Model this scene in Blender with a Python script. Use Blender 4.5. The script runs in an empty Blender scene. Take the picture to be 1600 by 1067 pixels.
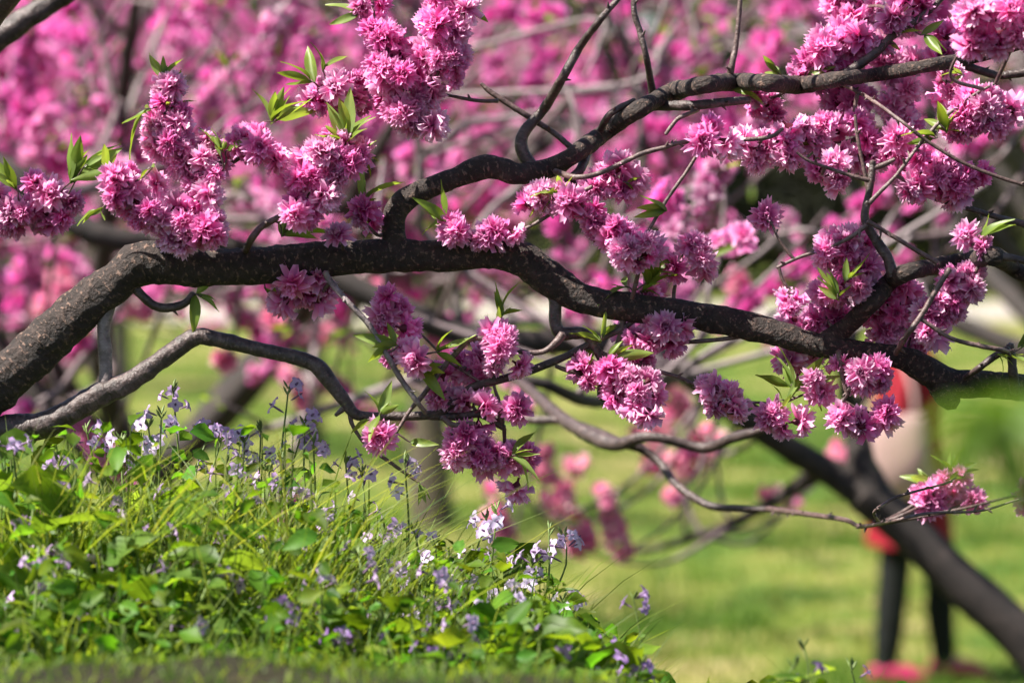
import bpy, math, random
import numpy as np
from mathutils import Vector, Matrix, noise
R = math.radians
SC = bpy.context.scene
COL = SC.collection
rng = np.random.default_rng(11)
random.seed(5)

# ------------------------------------------------------------------ camera, sky, sun, exposure
F = 1600 * 105 / 36.0                      # focal length in photo pixels
CAMZ = 2.1
PITCH = math.atan(233.5 / F)
cam = bpy.data.cameras.new('camera')
cam.lens = 105; cam.sensor_width = 36; cam.clip_start = 0.05; cam.clip_end = 2000
cam.dof.use_dof = True; cam.dof.focus_distance = 3.3; cam.dof.aperture_fstop = 4.0
camo = bpy.data.objects.new('camera', cam); COL.objects.link(camo)
camo.location = (0, 0, CAMZ); camo.rotation_euler = (math.pi / 2 - PITCH, 0, 0)
SC.camera = camo

SUN = Vector((-0.54, -0.20, 0.80)).normalized()      # towards the sun
w = bpy.data.worlds.new('World'); SC.world = w; w.use_nodes = True
nt = w.node_tree
bg = nt.nodes['Background']
sky = nt.nodes.new('ShaderNodeTexSky'); sky.sky_type = 'NISHITA'; sky.sun_disc = False
sky.sun_elevation = math.asin(SUN.z); sky.sun_rotation = math.atan2(SUN.x, SUN.y)
nt.links.new(sky.outputs[0], bg.inputs[0]); bg.inputs[1].default_value = 0.05
sl = bpy.data.lights.new('sun', 'SUN'); sl.energy = 5.0; sl.angle = R(0.5); sl.color = (1, 0.95, 0.86)
so = bpy.data.objects.new('sun', sl); COL.objects.link(so)
so.rotation_euler = SUN.to_track_quat('Z', 'Y').to_euler(); so.location = (0, 0, 20)
vs = SC.view_settings
vs.view_transform = 'Standard'; vs.look = 'None'; vs.gamma = 1; vs.exposure = 1.5
SC.cycles.max_bounces = 6; SC.cycles.transmission_bounces = 4; SC.cycles.diffuse_bounces = 4
SC.cycles.caustics_reflective = False; SC.cycles.caustics_refractive = False

RIGHT = np.array([1.0, 0, 0]); UP = np.array([0, math.sin(PITCH), math.cos(PITCH)])
FWD = np.array([0, math.cos(PITCH), -math.sin(PITCH)]); CAM = np.array([0, 0, CAMZ])
def P(px, py, d):
    """photo pixel + distance along the view axis -> point"""
    return CAM + RIGHT * ((px - 800) / F * d) + UP * ((533.5 - py) / F * d) + FWD * d

# ------------------------------------------------------------------ materials
def new_mat(name):
    m = bpy.data.materials.new(name); m.use_nodes = True
    n = m.node_tree; n.nodes.clear()
    return m, n
def N(n, t, **kw):
    x = n.nodes.new(t)
    for k, v in kw.items():
        if k in ('operation', 'blend_type', 'data_type', 'attribute_name', 'feature', 'distance', 'noise_dimensions'):
            setattr(x, k, v)
        else:
            x.inputs[k].default_value = v
    return x
def ramp(n, fac, stops):
    r = n.nodes.new('ShaderNodeValToRGB')
    e = r.color_ramp.elements
    while len(e) < len(stops): e.new(0.5)
    for i, (p, c) in enumerate(stops):
        e[i].position = p; e[i].color = (*c, 1)
    n.links.new(fac, r.inputs[0]); return r.outputs[0]

def leafy(name, trans=0.45, gloss=0.06, rough=0.45, objvar=0.0, tgain=(1.0, 1.0, 1.0), bump=0):
    """thin translucent tissue: colour comes from the 'col' attribute, lightly varied per object"""
    m, n = new_mat(name); L = n.links.new
    at = N(n, 'ShaderNodeAttribute', attribute_name='col')
    col = at.outputs['Color']
    if objvar:
        oi = n.nodes.new('ShaderNodeObjectInfo')
        hs = n.nodes.new('ShaderNodeHueSaturation')
        mr = n.nodes.new('ShaderNodeMapRange'); mr.inputs[3].default_value = 1 - objvar; mr.inputs[4].default_value = 1 + objvar
        L(oi.outputs['Random'], mr.inputs[0])
        L(mr.outputs[0], hs.inputs['Value']); L(col, hs.inputs['Color']); 
        mr2 = n.nodes.new('ShaderNodeMapRange'); mr2.inputs[3].default_value = 1.06; mr2.inputs[4].default_value = 0.88
        L(oi.outputs['Random'], mr2.inputs[0]); L(mr2.outputs[0], hs.inputs['Saturation'])
        col = hs.outputs[0]
    d = n.nodes.new('ShaderNodeBsdfDiffuse'); L(col, d.inputs[0])
    t = n.nodes.new('ShaderNodeBsdfTranslucent')
    mu = N(n, 'ShaderNodeMix', data_type='RGBA', blend_type='MULTIPLY'); mu.inputs[0].default_value = 1
    L(col, mu.inputs[6]); mu.inputs[7].default_value = (*tgain, 1); L(mu.outputs[2], t.inputs[0])
    mx = n.nodes.new('ShaderNodeMixShader'); mx.inputs[0].default_value = trans
    L(d.outputs[0], mx.inputs[1]); L(t.outputs[0], mx.inputs[2])
    g = n.nodes.new('ShaderNodeBsdfGlossy'); g.inputs['Roughness'].default_value = rough
    m2 = n.nodes.new('ShaderNodeMixShader'); m2.inputs[0].default_value = gloss
    L(mx.outputs[0], m2.inputs[1]); L(g.outputs[0], m2.inputs[2])
    o = n.nodes.new('ShaderNodeOutputMaterial'); L(m2.outputs[0], o.inputs[0])
    return m

def bark(name, dark, mid, light, scale, bump, flake=0.5, rough=0.75, rings=0.0):
    m, n = new_mat(name); L = n.links.new
    tc = n.nodes.new('ShaderNodeTexCoord')
    no = N(n, 'ShaderNodeTexNoise', Scale=scale, Detail=8.0, Roughness=0.65); L(tc.outputs['Object'], no.inputs['Vector'])
    base = ramp(n, no.outputs[0], [(0.3, dark), (0.55, mid), (0.8, light)])
    # flakes, stretched round the limb, from the tube's own coordinates
    mp = n.nodes.new('ShaderNodeMapping'); mp.inputs['Scale'].default_value = (150, 190, 1); L(tc.outputs['UV'], mp.inputs[0])
    nz = N(n, 'ShaderNodeTexNoise', Scale=1.0, Detail=4.0, Roughness=0.6); L(mp.outputs[0], nz.inputs['Vector'])
    fm = n.nodes.new('ShaderNodeMapRange'); fm.inputs[1].default_value = 0.56; fm.inputs[2].default_value = 0.64; fm.inputs[4].default_value = flake
    L(nz.outputs[0], fm.inputs[0])
    mx = N(n, 'ShaderNodeMix', data_type='RGBA'); L(fm.outputs[0], mx.inputs[0]); L(base, mx.inputs[6])
    mx.inputs[7].default_value = (min(1, light[0] * 1.7), min(1, light[1] * 1.6), min(1, light[2] * 1.5), 1)
    col = mx.outputs[2]
    b = n.nodes.new('ShaderNodeBsdfPrincipled'); b.inputs['Roughness'].default_value = rough
    if rings:
        mp2 = n.nodes.new('ShaderNodeMapping'); mp2.inputs['Scale'].default_value = (110, 330, 1); L(tc.outputs['UV'], mp2.inputs[0])
        n3 = N(n, 'ShaderNodeTexNoise', Scale=1.0, Detail=2.0); L(mp2.outputs[0], n3.inputs['Vector'])
        rm = n.nodes.new('ShaderNodeMapRange'); rm.inputs[1].default_value = 0.58; rm.inputs[2].default_value = 0.66; rm.inputs[4].default_value = rings
        L(n3.outputs[0], rm.inputs[0])
        m3 = N(n, 'ShaderNodeMix', data_type='RGBA'); L(rm.outputs[0], m3.inputs[0]); L(col, m3.inputs[6]); m3.inputs[7].default_value = (*dark, 1)
        col = m3.outputs[2]
    L(col, b.inputs['Base Color'])
    ad = N(n, 'ShaderNodeMath', operation='MULTIPLY_ADD'); L(nz.outputs[0], ad.inputs[0]); ad.inputs[1].default_value = 0.8; L(no.outputs[0], ad.inputs[2])
    bp = n.nodes.new('ShaderNodeBump'); bp.inputs['Strength'].default_value = bump; bp.inputs['Distance'].default_value = 0.007
    L(ad.outputs[0], bp.inputs['Height']); L(bp.outputs[0], b.inputs['Normal'])
    o = n.nodes.new('ShaderNodeOutputMaterial'); L(b.outputs[0], o.inputs[0])
    return m

def plain(name, col, rough=0.7, var=0.2, scale=30, bump=0.2, spec=0.3):
    m, n = new_mat(name); L = n.links.new
    tc = n.nodes.new('ShaderNodeTexCoord')
    no = N(n, 'ShaderNodeTexNoise', Scale=float(scale), Detail=5.0); L(tc.outputs['Object'], no.inputs['Vector'])
    c = ramp(n, no.outputs[0], [(0.3, [x * (1 - var) for x in col]), (0.7, [min(1, x * (1 + var)) for x in col])])
    b = n.nodes.new('ShaderNodeBsdfPrincipled'); b.inputs['Roughness'].default_value = rough
    b.inputs['Specular IOR Level'].default_value = spec
    L(c, b.inputs['Base Color'])
    bp = n.nodes.new('ShaderNodeBump'); bp.inputs['Strength'].default_value = bump; bp.inputs['Distance'].default_value = 0.01
    L(no.outputs[0], bp.inputs['Height']); L(bp.outputs[0], b.inputs['Normal'])
    o = n.nodes.new('ShaderNodeOutputMaterial'); L(b.outputs[0], o.inputs[0])
    return m

M_PETAL = leafy('petal', trans=0.46, gloss=0.015, rough=0.5, objvar=0.14, tgain=(1.0, 0.8, 0.95))
M_PETALB = leafy('petal_far', trans=0.5, gloss=0.015, rough=0.5, tgain=(1.0, 0.8, 0.95))
M_LEAF = leafy('peach_leaf', trans=0.55, gloss=0.025, rough=0.4, objvar=0.15, tgain=(1.25, 1.15, 0.5))
M_HERB = leafy('herb_leaf', trans=0.6, gloss=0.012, rough=0.45, objvar=0.3, tgain=(1.9, 1.6, 0.5))
M_GRASS = leafy('grass', trans=0.6, gloss=0.012, rough=0.5, tgain=(1.6, 1.45, 0.5))
M_VIOLET = leafy('violet_petal', trans=0.4, gloss=0.02, rough=0.6, objvar=0.15)
M_FOL = leafy('far_foliage', trans=0.2, gloss=0.02, rough=0.6)
M_BARK = bark('old_bark', (0.012, 0.0075, 0.006), (0.034, 0.021, 0.017), (0.12, 0.078, 0.062), 90, 1.0, 0.9)
M_BARK2 = bark('young_bark', (0.022, 0.014, 0.013), (0.070, 0.047, 0.043), (0.19, 0.14, 0.135), 70, 0.45, 0.25, 0.42, 0.6)
M_TWIG = bark('twig_bark', (0.05, 0.028, 0.026), (0.12, 0.075, 0.068), (0.24, 0.17, 0.16), 120, 0.3, 0.2, 0.45, 0.6)
M_BARKB = bark('far_bark', (0.012, 0.009, 0.008), (0.03, 0.022, 0.019), (0.085, 0.062, 0.054), 25, 0.6, 0.3)
M_TWIGB = bark('far_twig_bark', (0.09, 0.06, 0.06), (0.19, 0.14, 0.145), (0.34, 0.27, 0.29), 60, 0.3, 0.2, 0.45)
M_SUNLIT = bark('sunlit_pale_bark', (0.10, 0.075, 0.075), (0.24, 0.19, 0.19), (0.42, 0.35, 0.36), 70, 0.4, 0.2, 0.5, 0.7)  # whitish bark colour stands in for sunlight on two limbs
M_HSTEM = plain('herb_stem', (0.12, 0.17, 0.045), 0.5, 0.25, 80)

# ------------------------------------------------------------------ mesh helpers
class MB:
    """collects vertices and faces (quads/tris) with per-vertex colour, uv and a material slot"""
    def __init__(s): s.v = []; s.f = []; s.c = []; s.uv = []; s.mi = []; s.n = 0
    def add(s, v, f, c=(1, 1, 1), uv=None, mi=0):
        v = np.asarray(v, float); f = np.asarray(f, np.int64)
        if f.shape[1] == 3: f = np.hstack([f, np.full((len(f), 1), -1, np.int64)])
        s.v.append(v); s.f.append(np.where(f < 0, -1, f + s.n))
        c = np.asarray(c, float); s.c.append(np.broadcast_to(c, (len(v), 3)))
        s.uv.append(np.zeros((len(v), 2)) if uv is None else uv)
        s.mi.append(np.full(len(f), mi, np.int32)); s.n += len(v)
    def mesh(s, name, mats, smooth=True):
        v = np.concatenate(s.v); f = np.concatenate(s.f); c = np.concatenate(s.c); uv = np.concatenate(s.uv); mi = np.concatenate(s.mi)
        me = bpy.data.meshes.new(name)
        tri = f[:, 3] < 0
        cnt = np.where(tri, 3, 4)
        loops = f.ravel()[(np.arange(4)[None, :] < cnt[:, None]).ravel()]
        me.vertices.add(len(v)); me.loops.add(len(loops)); me.polygons.add(len(f))
        me.vertices.foreach_set('co', v.ravel().astype(np.float32))
        me.loops.foreach_set('vertex_index', loops.astype(np.int32))
        st = np.concatenate([[0], np.cumsum(cnt)[:-1]])
        me.polygons.foreach_set('loop_start', st.astype(np.int32))
        me.polygons.foreach_set('loop_total', cnt.astype(np.int32))
        me.polygons.foreach_set('material_index', mi)
        me.polygons.foreach_set('use_smooth', np.full(len(f), smooth))
        me.update(calc_edges=True); me.validate()
        a = me.attributes.new('col', 'FLOAT_COLOR', 'POINT')
        a.data.foreach_set('color', np.hstack([c, np.ones((len(c), 1))]).astype(np.float32).ravel())
        u = me.uv_layers.new(name='UVMap')
        u.data.foreach_set('uv', uv[loops].astype(np.float32).ravel())
        for m in (mats if isinstance(mats, (list, tuple)) else [mats]): me.materials.append(m)
        return me
def obj(name, me, parent=None, loc=None):
    o = bpy.data.objects.new(name, me); COL.objects.link(o)
    if parent is not None: o.parent = parent
    if loc is not None: o.location = loc
    return o
def thing(name, label, cat, loc=(0, 0, 0), group=None):
    o = bpy.data.objects.new(name, None); COL.objects.link(o); o.location = loc; o.empty_display_size = 0.1
    o['label'] = label; o['category'] = cat
    if group: o['group'] = group
    return o
def tag(o, label=None, cat=None, group=None, kind=None):
    if label: o['label'] = label
    if cat: o['category'] = cat
    if group: o['group'] = group
    if kind: o['kind'] = kind
    return o

def spline(pts, step):
    """Catmull-Rom through rows of pts (any width), resampled about every step (first three columns = position)"""
    p = np.asarray(pts, float)
    q = np.vstack([2 * p[0] - p[1], p, 2 * p[-1] - p[-2]])
    out = []
    for i in range(1, len(q) - 2):
        a, b, c, d = q[i - 1], q[i], q[i + 1], q[i + 2]
        k = max(2, int(np.linalg.norm((c - b)[:3]) / step))
        t = np.linspace(0, 1, k, endpoint=False)[:, None]
        out.append(0.5 * (2 * b + (c - a) * t + (2 * a - 5 * b + 4 * c - d) * t ** 2 + (3 * b - a - 3 * c + d) * t ** 3))
    out.append(q[-2][None, :])
    return np.concatenate(out)
def tube(mb, pts, rad, sides=8, amp=0.0, freq=30.0, seed=0.0, col=(1, 1, 1), mi=0, cap=True, fine=0.0):
    pts = np.asarray(pts, float); rad = np.asarray(rad, float); n = len(pts)
    T = np.gradient(pts, axis=0); T /= np.linalg.norm(T, axis=1)[:, None] + 1e-12
    ref = np.array([0, 1.0, 0.13])
    U = np.cross(T, ref); ln = np.linalg.norm(U, axis=1)
    bad = ln < 0.15; U[bad] = np.cross(T[bad], np.array([0.9, 0.1, 0.4])); U /= np.linalg.norm(U, axis=1)[:, None]
    for i in range(1, n):                                   # parallel transport keeps the rings from twisting
        u = U[i - 1] - T[i] * np.dot(U[i - 1], T[i]); U[i] = u / (np.linalg.norm(u) + 1e-12)
    W = np.cross(T, U)
    a = np.linspace(0, 2 * math.pi, sides + 1)
    ca, sa = np.cos(a), np.sin(a)
    D = U[:, None, :] * ca[None, :, None] + W[:, None, :] * sa[None, :, None]
    rr = np.repeat(rad[:, None], sides + 1, 1)
    if amp > 0:
        base = pts[:, None, :] + D * rr[..., None]
        ns = np.zeros_like(rr)
        for i in range(n):
            for j in range(sides):
                b = base[i, j]
                x = noise.noise((b[0] * freq + seed, b[1] * freq, b[2] * freq))
                if fine:
                    x += 0.9 * noise.noise((b[0] * freq * 2.3 + 7, b[1] * freq * 2.3, b[2] * freq * 2.3 + seed))
                    y = noise.noise((b[0] * freq * 6.5 + 3, b[1] * freq * 9, b[2] * freq * 6.5 + seed))
                    x += fine * (max(0, y) * 1.7)
                ns[i, j] = x
            ns[i, sides] = ns[i, 0]
        rr = rr * (1 + amp * ns)
    V = pts[:, None, :] + D * rr[..., None]
    s = np.concatenate([[0], np.cumsum(np.linalg.norm(np.diff(pts, axis=0), axis=1))])
    uv = np.stack([np.repeat((a * rad.mean())[None, :], n, 0), np.repeat(s[:, None], sides + 1, 1)], -1).reshape(-1, 2)
    k = sides + 1
    i, j = np.meshgrid(np.arange(n - 1), np.arange(sides), indexing='ij')
    f = np.stack([i * k + j, i * k + j + 1, (i + 1) * k + j + 1, (i + 1) * k + j], -1).reshape(-1, 4)
    mb.add(V.reshape(-1, 3), f, col, uv, mi)
    if cap:
        for e, o_ in ((0, 0), (n - 1, (n - 1) * k)):
            c = pts[e] + (T[e] if e else -T[e]) * rad[e] * 0.5
            ring = V[e, :-1]
            fc = [[sides, q, (q + 1) % sides] if e else [sides, (q + 1) % sides, q] for q in range(sides)]
            mb.add(np.vstack([ring, c]), fc, col, None, mi)

def petal_grid(L, W, rows, cols, cup, curl, ruffle, rg, notch=0.1):
    """petal along +x, width along y, thickness curve in z"""
    v = []
    ph = rg.uniform(0, 6.28)
    for r in range(rows + 1):
        t = r / rows
        wd = W * (math.sin(math.pi * min(1, t * 0.93 + 0.04) ** 0.75) ** 0.75 if t < 1 else 0.5)
        for c in range(cols + 1):
            s = c / cols * 2 - 1
            x = L * t - (notch * L * (1 - abs(s)) if r == rows else 0) + (rg.uniform(-.05, .05) * L if r == rows else 0)
            z = cup * L * (s * s) * 0.35 + curl * L * t * t + ruffle * L * t * math.sin(s * 4.5 + ph + t * 3)
            v.append((x, s * wd / 2, z))
    k = cols + 1
    f = [(r * k + c, r * k + c + 1, (r + 1) * k + c + 1, (r + 1) * k + c) for r in range(rows) for c in range(cols)]
    return np.array(v), np.array(f)

def rot_to(d, spin=0.0):
    """matrix taking +Z to d"""
    return np.array(Vector(d).to_track_quat('Z', 'Y').to_matrix() @ Matrix.Rotation(spin, 3, 'Z'))

def blossom_mesh(name, seed, pale=0.0, openness=1.0, r=0.02):
    """double peach blossom: rings of ruffled petals round an eye with stamens, on a dark calyx; axis +Z, base at 0"""
    rg = np.random.default_rng(seed); mb = MB()
    rings = [(10, 88, 1.04, 0.50, 0.0), (10, 68, 1.0, 0.48, .0012), (10, 46, 0.88, 0.44, .0025), (7, 26, 0.68, 0.38, .0035), (4, 10, 0.5, 0.34, .004)]
    for (n, ang, ln, wd, z0) in rings:
        for k in range(n):
            az = 2 * math.pi * (k + rg.uniform(-.28, .28) + 0.5 * (ang > 60)) / n
            el = R(90 - ang * openness + rg.normal(0, 9))
            L = r * ln * rg.uniform(.86, 1.12)
            v, f = petal_grid(L, r * wd * rg.uniform(.75, 1.25), 3, 2, .55 + rg.uniform(-.2, .4), -0.22 * (ang > 60) + rg.uniform(-.08, .22), 0.09, rg, .16)
            x = v[:, 0].copy(); z = v[:, 2].copy()
            ce, se = math.cos(el), math.sin(el)
            v[:, 0] = x * ce - z * se; v[:, 2] = x * se + z * ce + z0 + r * .12
            ca, sa = math.cos(az), math.sin(az)
            v[:, 0], v[:, 1] = v[:, 0] * ca - v[:, 1] * sa, v[:, 0] * sa + v[:, 1] * ca
            t = np.clip(x / L, 0, 1)[:, None]
            b = rg.uniform(.9, 1.08)
            base = np.array([0.86, 0.08 + pale * .16, 0.44 + pale * .14]) * b; tip = np.array([0.97, 0.47 + pale * .42, 0.78 + pale * .14]) * b
            mb.add(v, f, np.clip(base * (1 - t ** 2) + tip * t ** 2, 0, .96))
    for k in range(9):                                       # stamens
        d = np.array([rg.normal(0, .28), rg.normal(0, .28), 1]); d /= np.linalg.norm(d)
        p = np.array([[0, 0, r * .12], d * r * rg.uniform(.5, .72)])
        s = np.cross(d, [1, 0, 0]) * .00035
        mb.add(np.vstack([p[0] - s, p[0] + s, p[1] + s * 2.5, p[1] - s * 2.5]), [[0, 1, 2, 3]], (.75, .35, .2))
    a = np.linspace(0, 2 * math.pi, 7)[:-1]                  # calyx and pedicel
    ringv = lambda rr, z: np.stack([np.cos(a) * rr, np.sin(a) * rr, np.full(6, z)], 1)
    V = np.vstack([ringv(.0012, -.007), ringv(.0014, -.003), ringv(.0042, .0005), ringv(.0052, .004)])
    fc = [[i * 6 + j, i * 6 + (j + 1) % 6, (i + 1) * 6 + (j + 1) % 6, (i + 1) * 6 + j] for i in range(3) for j in range(6)]
    mb.add(V, fc, (.17, .03, .055))
    return mb

def leaf_mb(L, W, seed, colA, colB, fold=.35, droop=.25, wave=.03, lobes=0.0, rows=6):
    """lance-shaped leaf along +X, folded at the midrib"""
    rg = np.random.default_rng(seed); mb = MB(); v = []; c = []
    for r in range(rows + 1):
        t = r / rows
        wd = W * (math.sin(math.pi * t ** .8) ** .9 if 0 < t < 1 else .03) * (1 + lobes * math.sin(t * 14 + seed))
        zc = -droop * L * t * t
        for s in (-1, -.5, 0, .5, 1):
            v.append((L * t, s * wd / 2, zc + fold * abs(s) * wd / 2 + wave * L * math.sin(t * 9 + s * 2 + seed) * abs(s)))
            k = .12 if s == 0 else 0
            cc = np.array(colA) * (1 - t) + np.array(colB) * t
            c.append(np.clip(cc * rg.uniform(.9, 1.1) + k * cc, 0, 1))
    f = [(r * 5 + q, r * 5 + q + 1, (r + 1) * 5 + q + 1, (r + 1) * 5 + q) for r in range(rows) for q in range(4)]
    mb.add(v, f, np.array(c))
    return mb
def place(o, loc, axis_x=None, axis_z=None, s=1.0, spin=0.0):
    if axis_z is not None:
        m = rot_to(axis_z, spin)
    else:
        m = np.array(Vector(axis_x).to_track_quat('X', 'Z').to_matrix() @ Matrix.Rotation(spin, 3, 'X'))
    M = Matrix(((m * s)).tolist()).to_4x4(); M.translation = Vector(loc)
    o.matrix_local = M; return o
def scatter(mb, protos, loc, mats3, scale, colmul):
    """append transformed copies of small proto meshes (v, f, c) to mb: one joined mesh"""
    k = len(protos)
    which = np.arange(len(loc)) % k
    for pi in range(k):
        sel = np.where(which == pi)[0]
        if not len(sel): continue
        v, f, c = protos[pi]
        V = np.einsum('nij,vj->nvi', mats3[sel] * scale[sel, None, None], v) + loc[sel][:, None, :]
        nv = len(v)
        Fc = np.where(f[None] < 0, -1, f[None] + (np.arange(len(sel)) * nv)[:, None, None]).reshape(-1, f.shape[1])
        C = np.clip(c[None] * colmul[sel][:, None, :], 0, .97).reshape(-1, 3)
        mb.add(V.reshape(-1, 3), Fc, C)
def frames_z(D, spin):
    """N x 3 directions -> N rotation matrices with +Z along D"""
    D = D / (np.linalg.norm(D, axis=1)[:, None] + 1e-9)
    a = np.where(np.abs(D[:, 2:3]) < .9, np.array([[0, 0, 1.0]]), np.array([[1.0, 0, 0]]))
    U = np.cross(a, D); U /= np.linalg.norm(U, axis=1)[:, None]
    W = np.cross(D, U)
    c, s = np.cos(spin)[:, None], np.sin(spin)[:, None]
    return np.stack([U * c + W * s, -U * s + W * c, D], -1)
def frames_x(D, spin):
    m = frames_z(D, spin)
    return np.stack([m[:, :, 2], m[:, :, 0], m[:, :, 1]], -1)

# ------------------------------------------------------------------ the ground: a bank that falls away to a lawn
YK = np.array([-30, -2, 0.4, 1.0, 1.6, 2.0, 2.35, 2.7, 3.2, 3.7, 4.4, 5.5, 7, 9, 12, 2000])
ZK = np.array([.5, .55, .62, .8, 1.40, 1.66, 1.722, 1.66, 1.53, 1.34, 1.00, .58, .24, .06, 0, 0])
def smooth(t): t = np.clip(t, 0, 1); return t * t * (3 - 2 * t)
def ground_z(x, y):
    x = np.asarray(x, float); y = np.asarray(y, float)
    z = sum(np.interp(y + o, YK, ZK) for o in (-.16, -.08, 0, .08, .16)) / 5
    bank = smooth((y - .9) / .8) * (1 - smooth((y - 4) / 5))
    z = z - bank * (.42 * smooth((x - .03) / .75)) + bank * .02 * smooth((-x - .25) / .5)
    near = 1 - smooth((y - 8) / 10)
    z = z + near * (.6 + .4 * smooth((y - 5) / 2)) * (.012 * np.sin(x * 9 + y * 4) + .009 * np.sin(x * 17 - y * 13 + 1) + .006 * np.sin(x * 37 + y * 29))
    z = z + (1 - near) * .03 * np.sin(x * .9 + 1) * np.sin(y * .7)
    return z
VX = [-300, 0, 150, 450, 520, 620, 760, 860, 910, 980, 1060]; VY = [690, 690, 665, 665, 760, 830, 850, 880, 950, 1010, 1075]
def veg_h(x, y):
    """height of the bank vegetation: a thicket just behind the lip, nothing on the lip itself"""
    x = np.asarray(x, float); y = np.asarray(y, float)
    zt = CAMZ - (np.interp(800 + x / y * F, VX, VY) - 300) / F * y
    return np.clip(zt - ground_z(x, y), .012, .40) * (.08 + .92 * smooth((y - 2.6) / .45)) * smooth((y - 2.2) / .3) * (1 - .9 * smooth((y - 3.6) / .5))
def grid_mesh(xs, ys, name, mat, dz=0.0):
    X, Y = np.meshgrid(xs, ys, indexing='ij'); Z = ground_z(X, Y) + dz
    ny = len(ys); i, j = np.meshgrid(np.arange(len(xs) - 1), np.arange(ny - 1), indexing='ij')
    f = np.stack([i * ny + j, (i + 1) * ny + j, (i + 1) * ny + j + 1, i * ny + j + 1], -1).reshape(-1, 4)
    mb = MB(); mb.add(np.stack([X, Y, Z], -1).reshape(-1, 3), f); return mb.mesh(name, mat)
m, n = new_mat('turf'); L = n.links.new
geo = n.nodes.new('ShaderNodeNewGeometry')
n1 = N(n, 'ShaderNodeTexNoise', Scale=0.6, Detail=7.0, Roughness=.68); L(geo.outputs['Position'], n1.inputs['Vector'])
n2 = N(n, 'ShaderNodeTexNoise', Scale=9.0, Detail=6.0, Roughness=.7); L(geo.outputs['Position'], n2.inputs['Vector'])
ad = N(n, 'ShaderNodeMath', operation='MULTIPLY_ADD'); L(n2.outputs[0], ad.inputs[0]); ad.inputs[1].default_value = .35; L(n1.outputs[0], ad.inputs[2])
turf = ramp(n, ad.outputs[0], [(.56, (.035, .085, .012)), (.65, (.085, .135, .02)), (.71, (.18, .19, .04)), (.80, (.34, .27, .13))])
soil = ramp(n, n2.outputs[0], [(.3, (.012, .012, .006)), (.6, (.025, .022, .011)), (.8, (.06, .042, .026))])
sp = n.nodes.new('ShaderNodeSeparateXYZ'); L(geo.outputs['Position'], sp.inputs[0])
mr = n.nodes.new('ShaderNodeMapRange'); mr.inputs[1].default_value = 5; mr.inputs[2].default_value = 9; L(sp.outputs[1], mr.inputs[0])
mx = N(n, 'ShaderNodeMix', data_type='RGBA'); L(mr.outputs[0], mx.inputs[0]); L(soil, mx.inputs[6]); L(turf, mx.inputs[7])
b = n.nodes.new('ShaderNodeBsdfPrincipled'); b.inputs['Roughness'].default_value = .9; b.inputs['Specular IOR Level'].default_value = .15; L(mx.outputs[2], b.inputs['Base Color'])
bp = n.nodes.new('ShaderNodeBump'); bp.inputs['Strength'].default_value = .6; bp.inputs['Distance'].default_value = .03; L(n2.outputs[0], bp.inputs['Height']); L(bp.outputs[0], b.inputs['Normal'])
o_ = n.nodes.new('ShaderNodeOutputMaterial'); L(b.outputs[0], o_.inputs[0])
M_TURF = m
xs = np.sinh(np.linspace(-6.6, 6.6, 240)) * 0.55
ys = np.unique(np.concatenate([np.linspace(-30, 0, 12), np.linspace(0, 6, 170), np.linspace(6, 14, 50), np.linspace(14, 60, 40), np.linspace(60, 700, 20)]))
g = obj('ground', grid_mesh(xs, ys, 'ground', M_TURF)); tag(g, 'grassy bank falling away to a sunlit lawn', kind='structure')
M_PATH = plain('pale_gravel', (.36, .31, .29), .9, .15, 6, .3)
pth = obj('path', grid_mesh(np.linspace(-60, 60, 60), np.linspace(48, 56, 10), 'path', M_PATH, .02)); tag(pth, 'pale gravel path crossing beyond the lawn', kind='structure')

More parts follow.
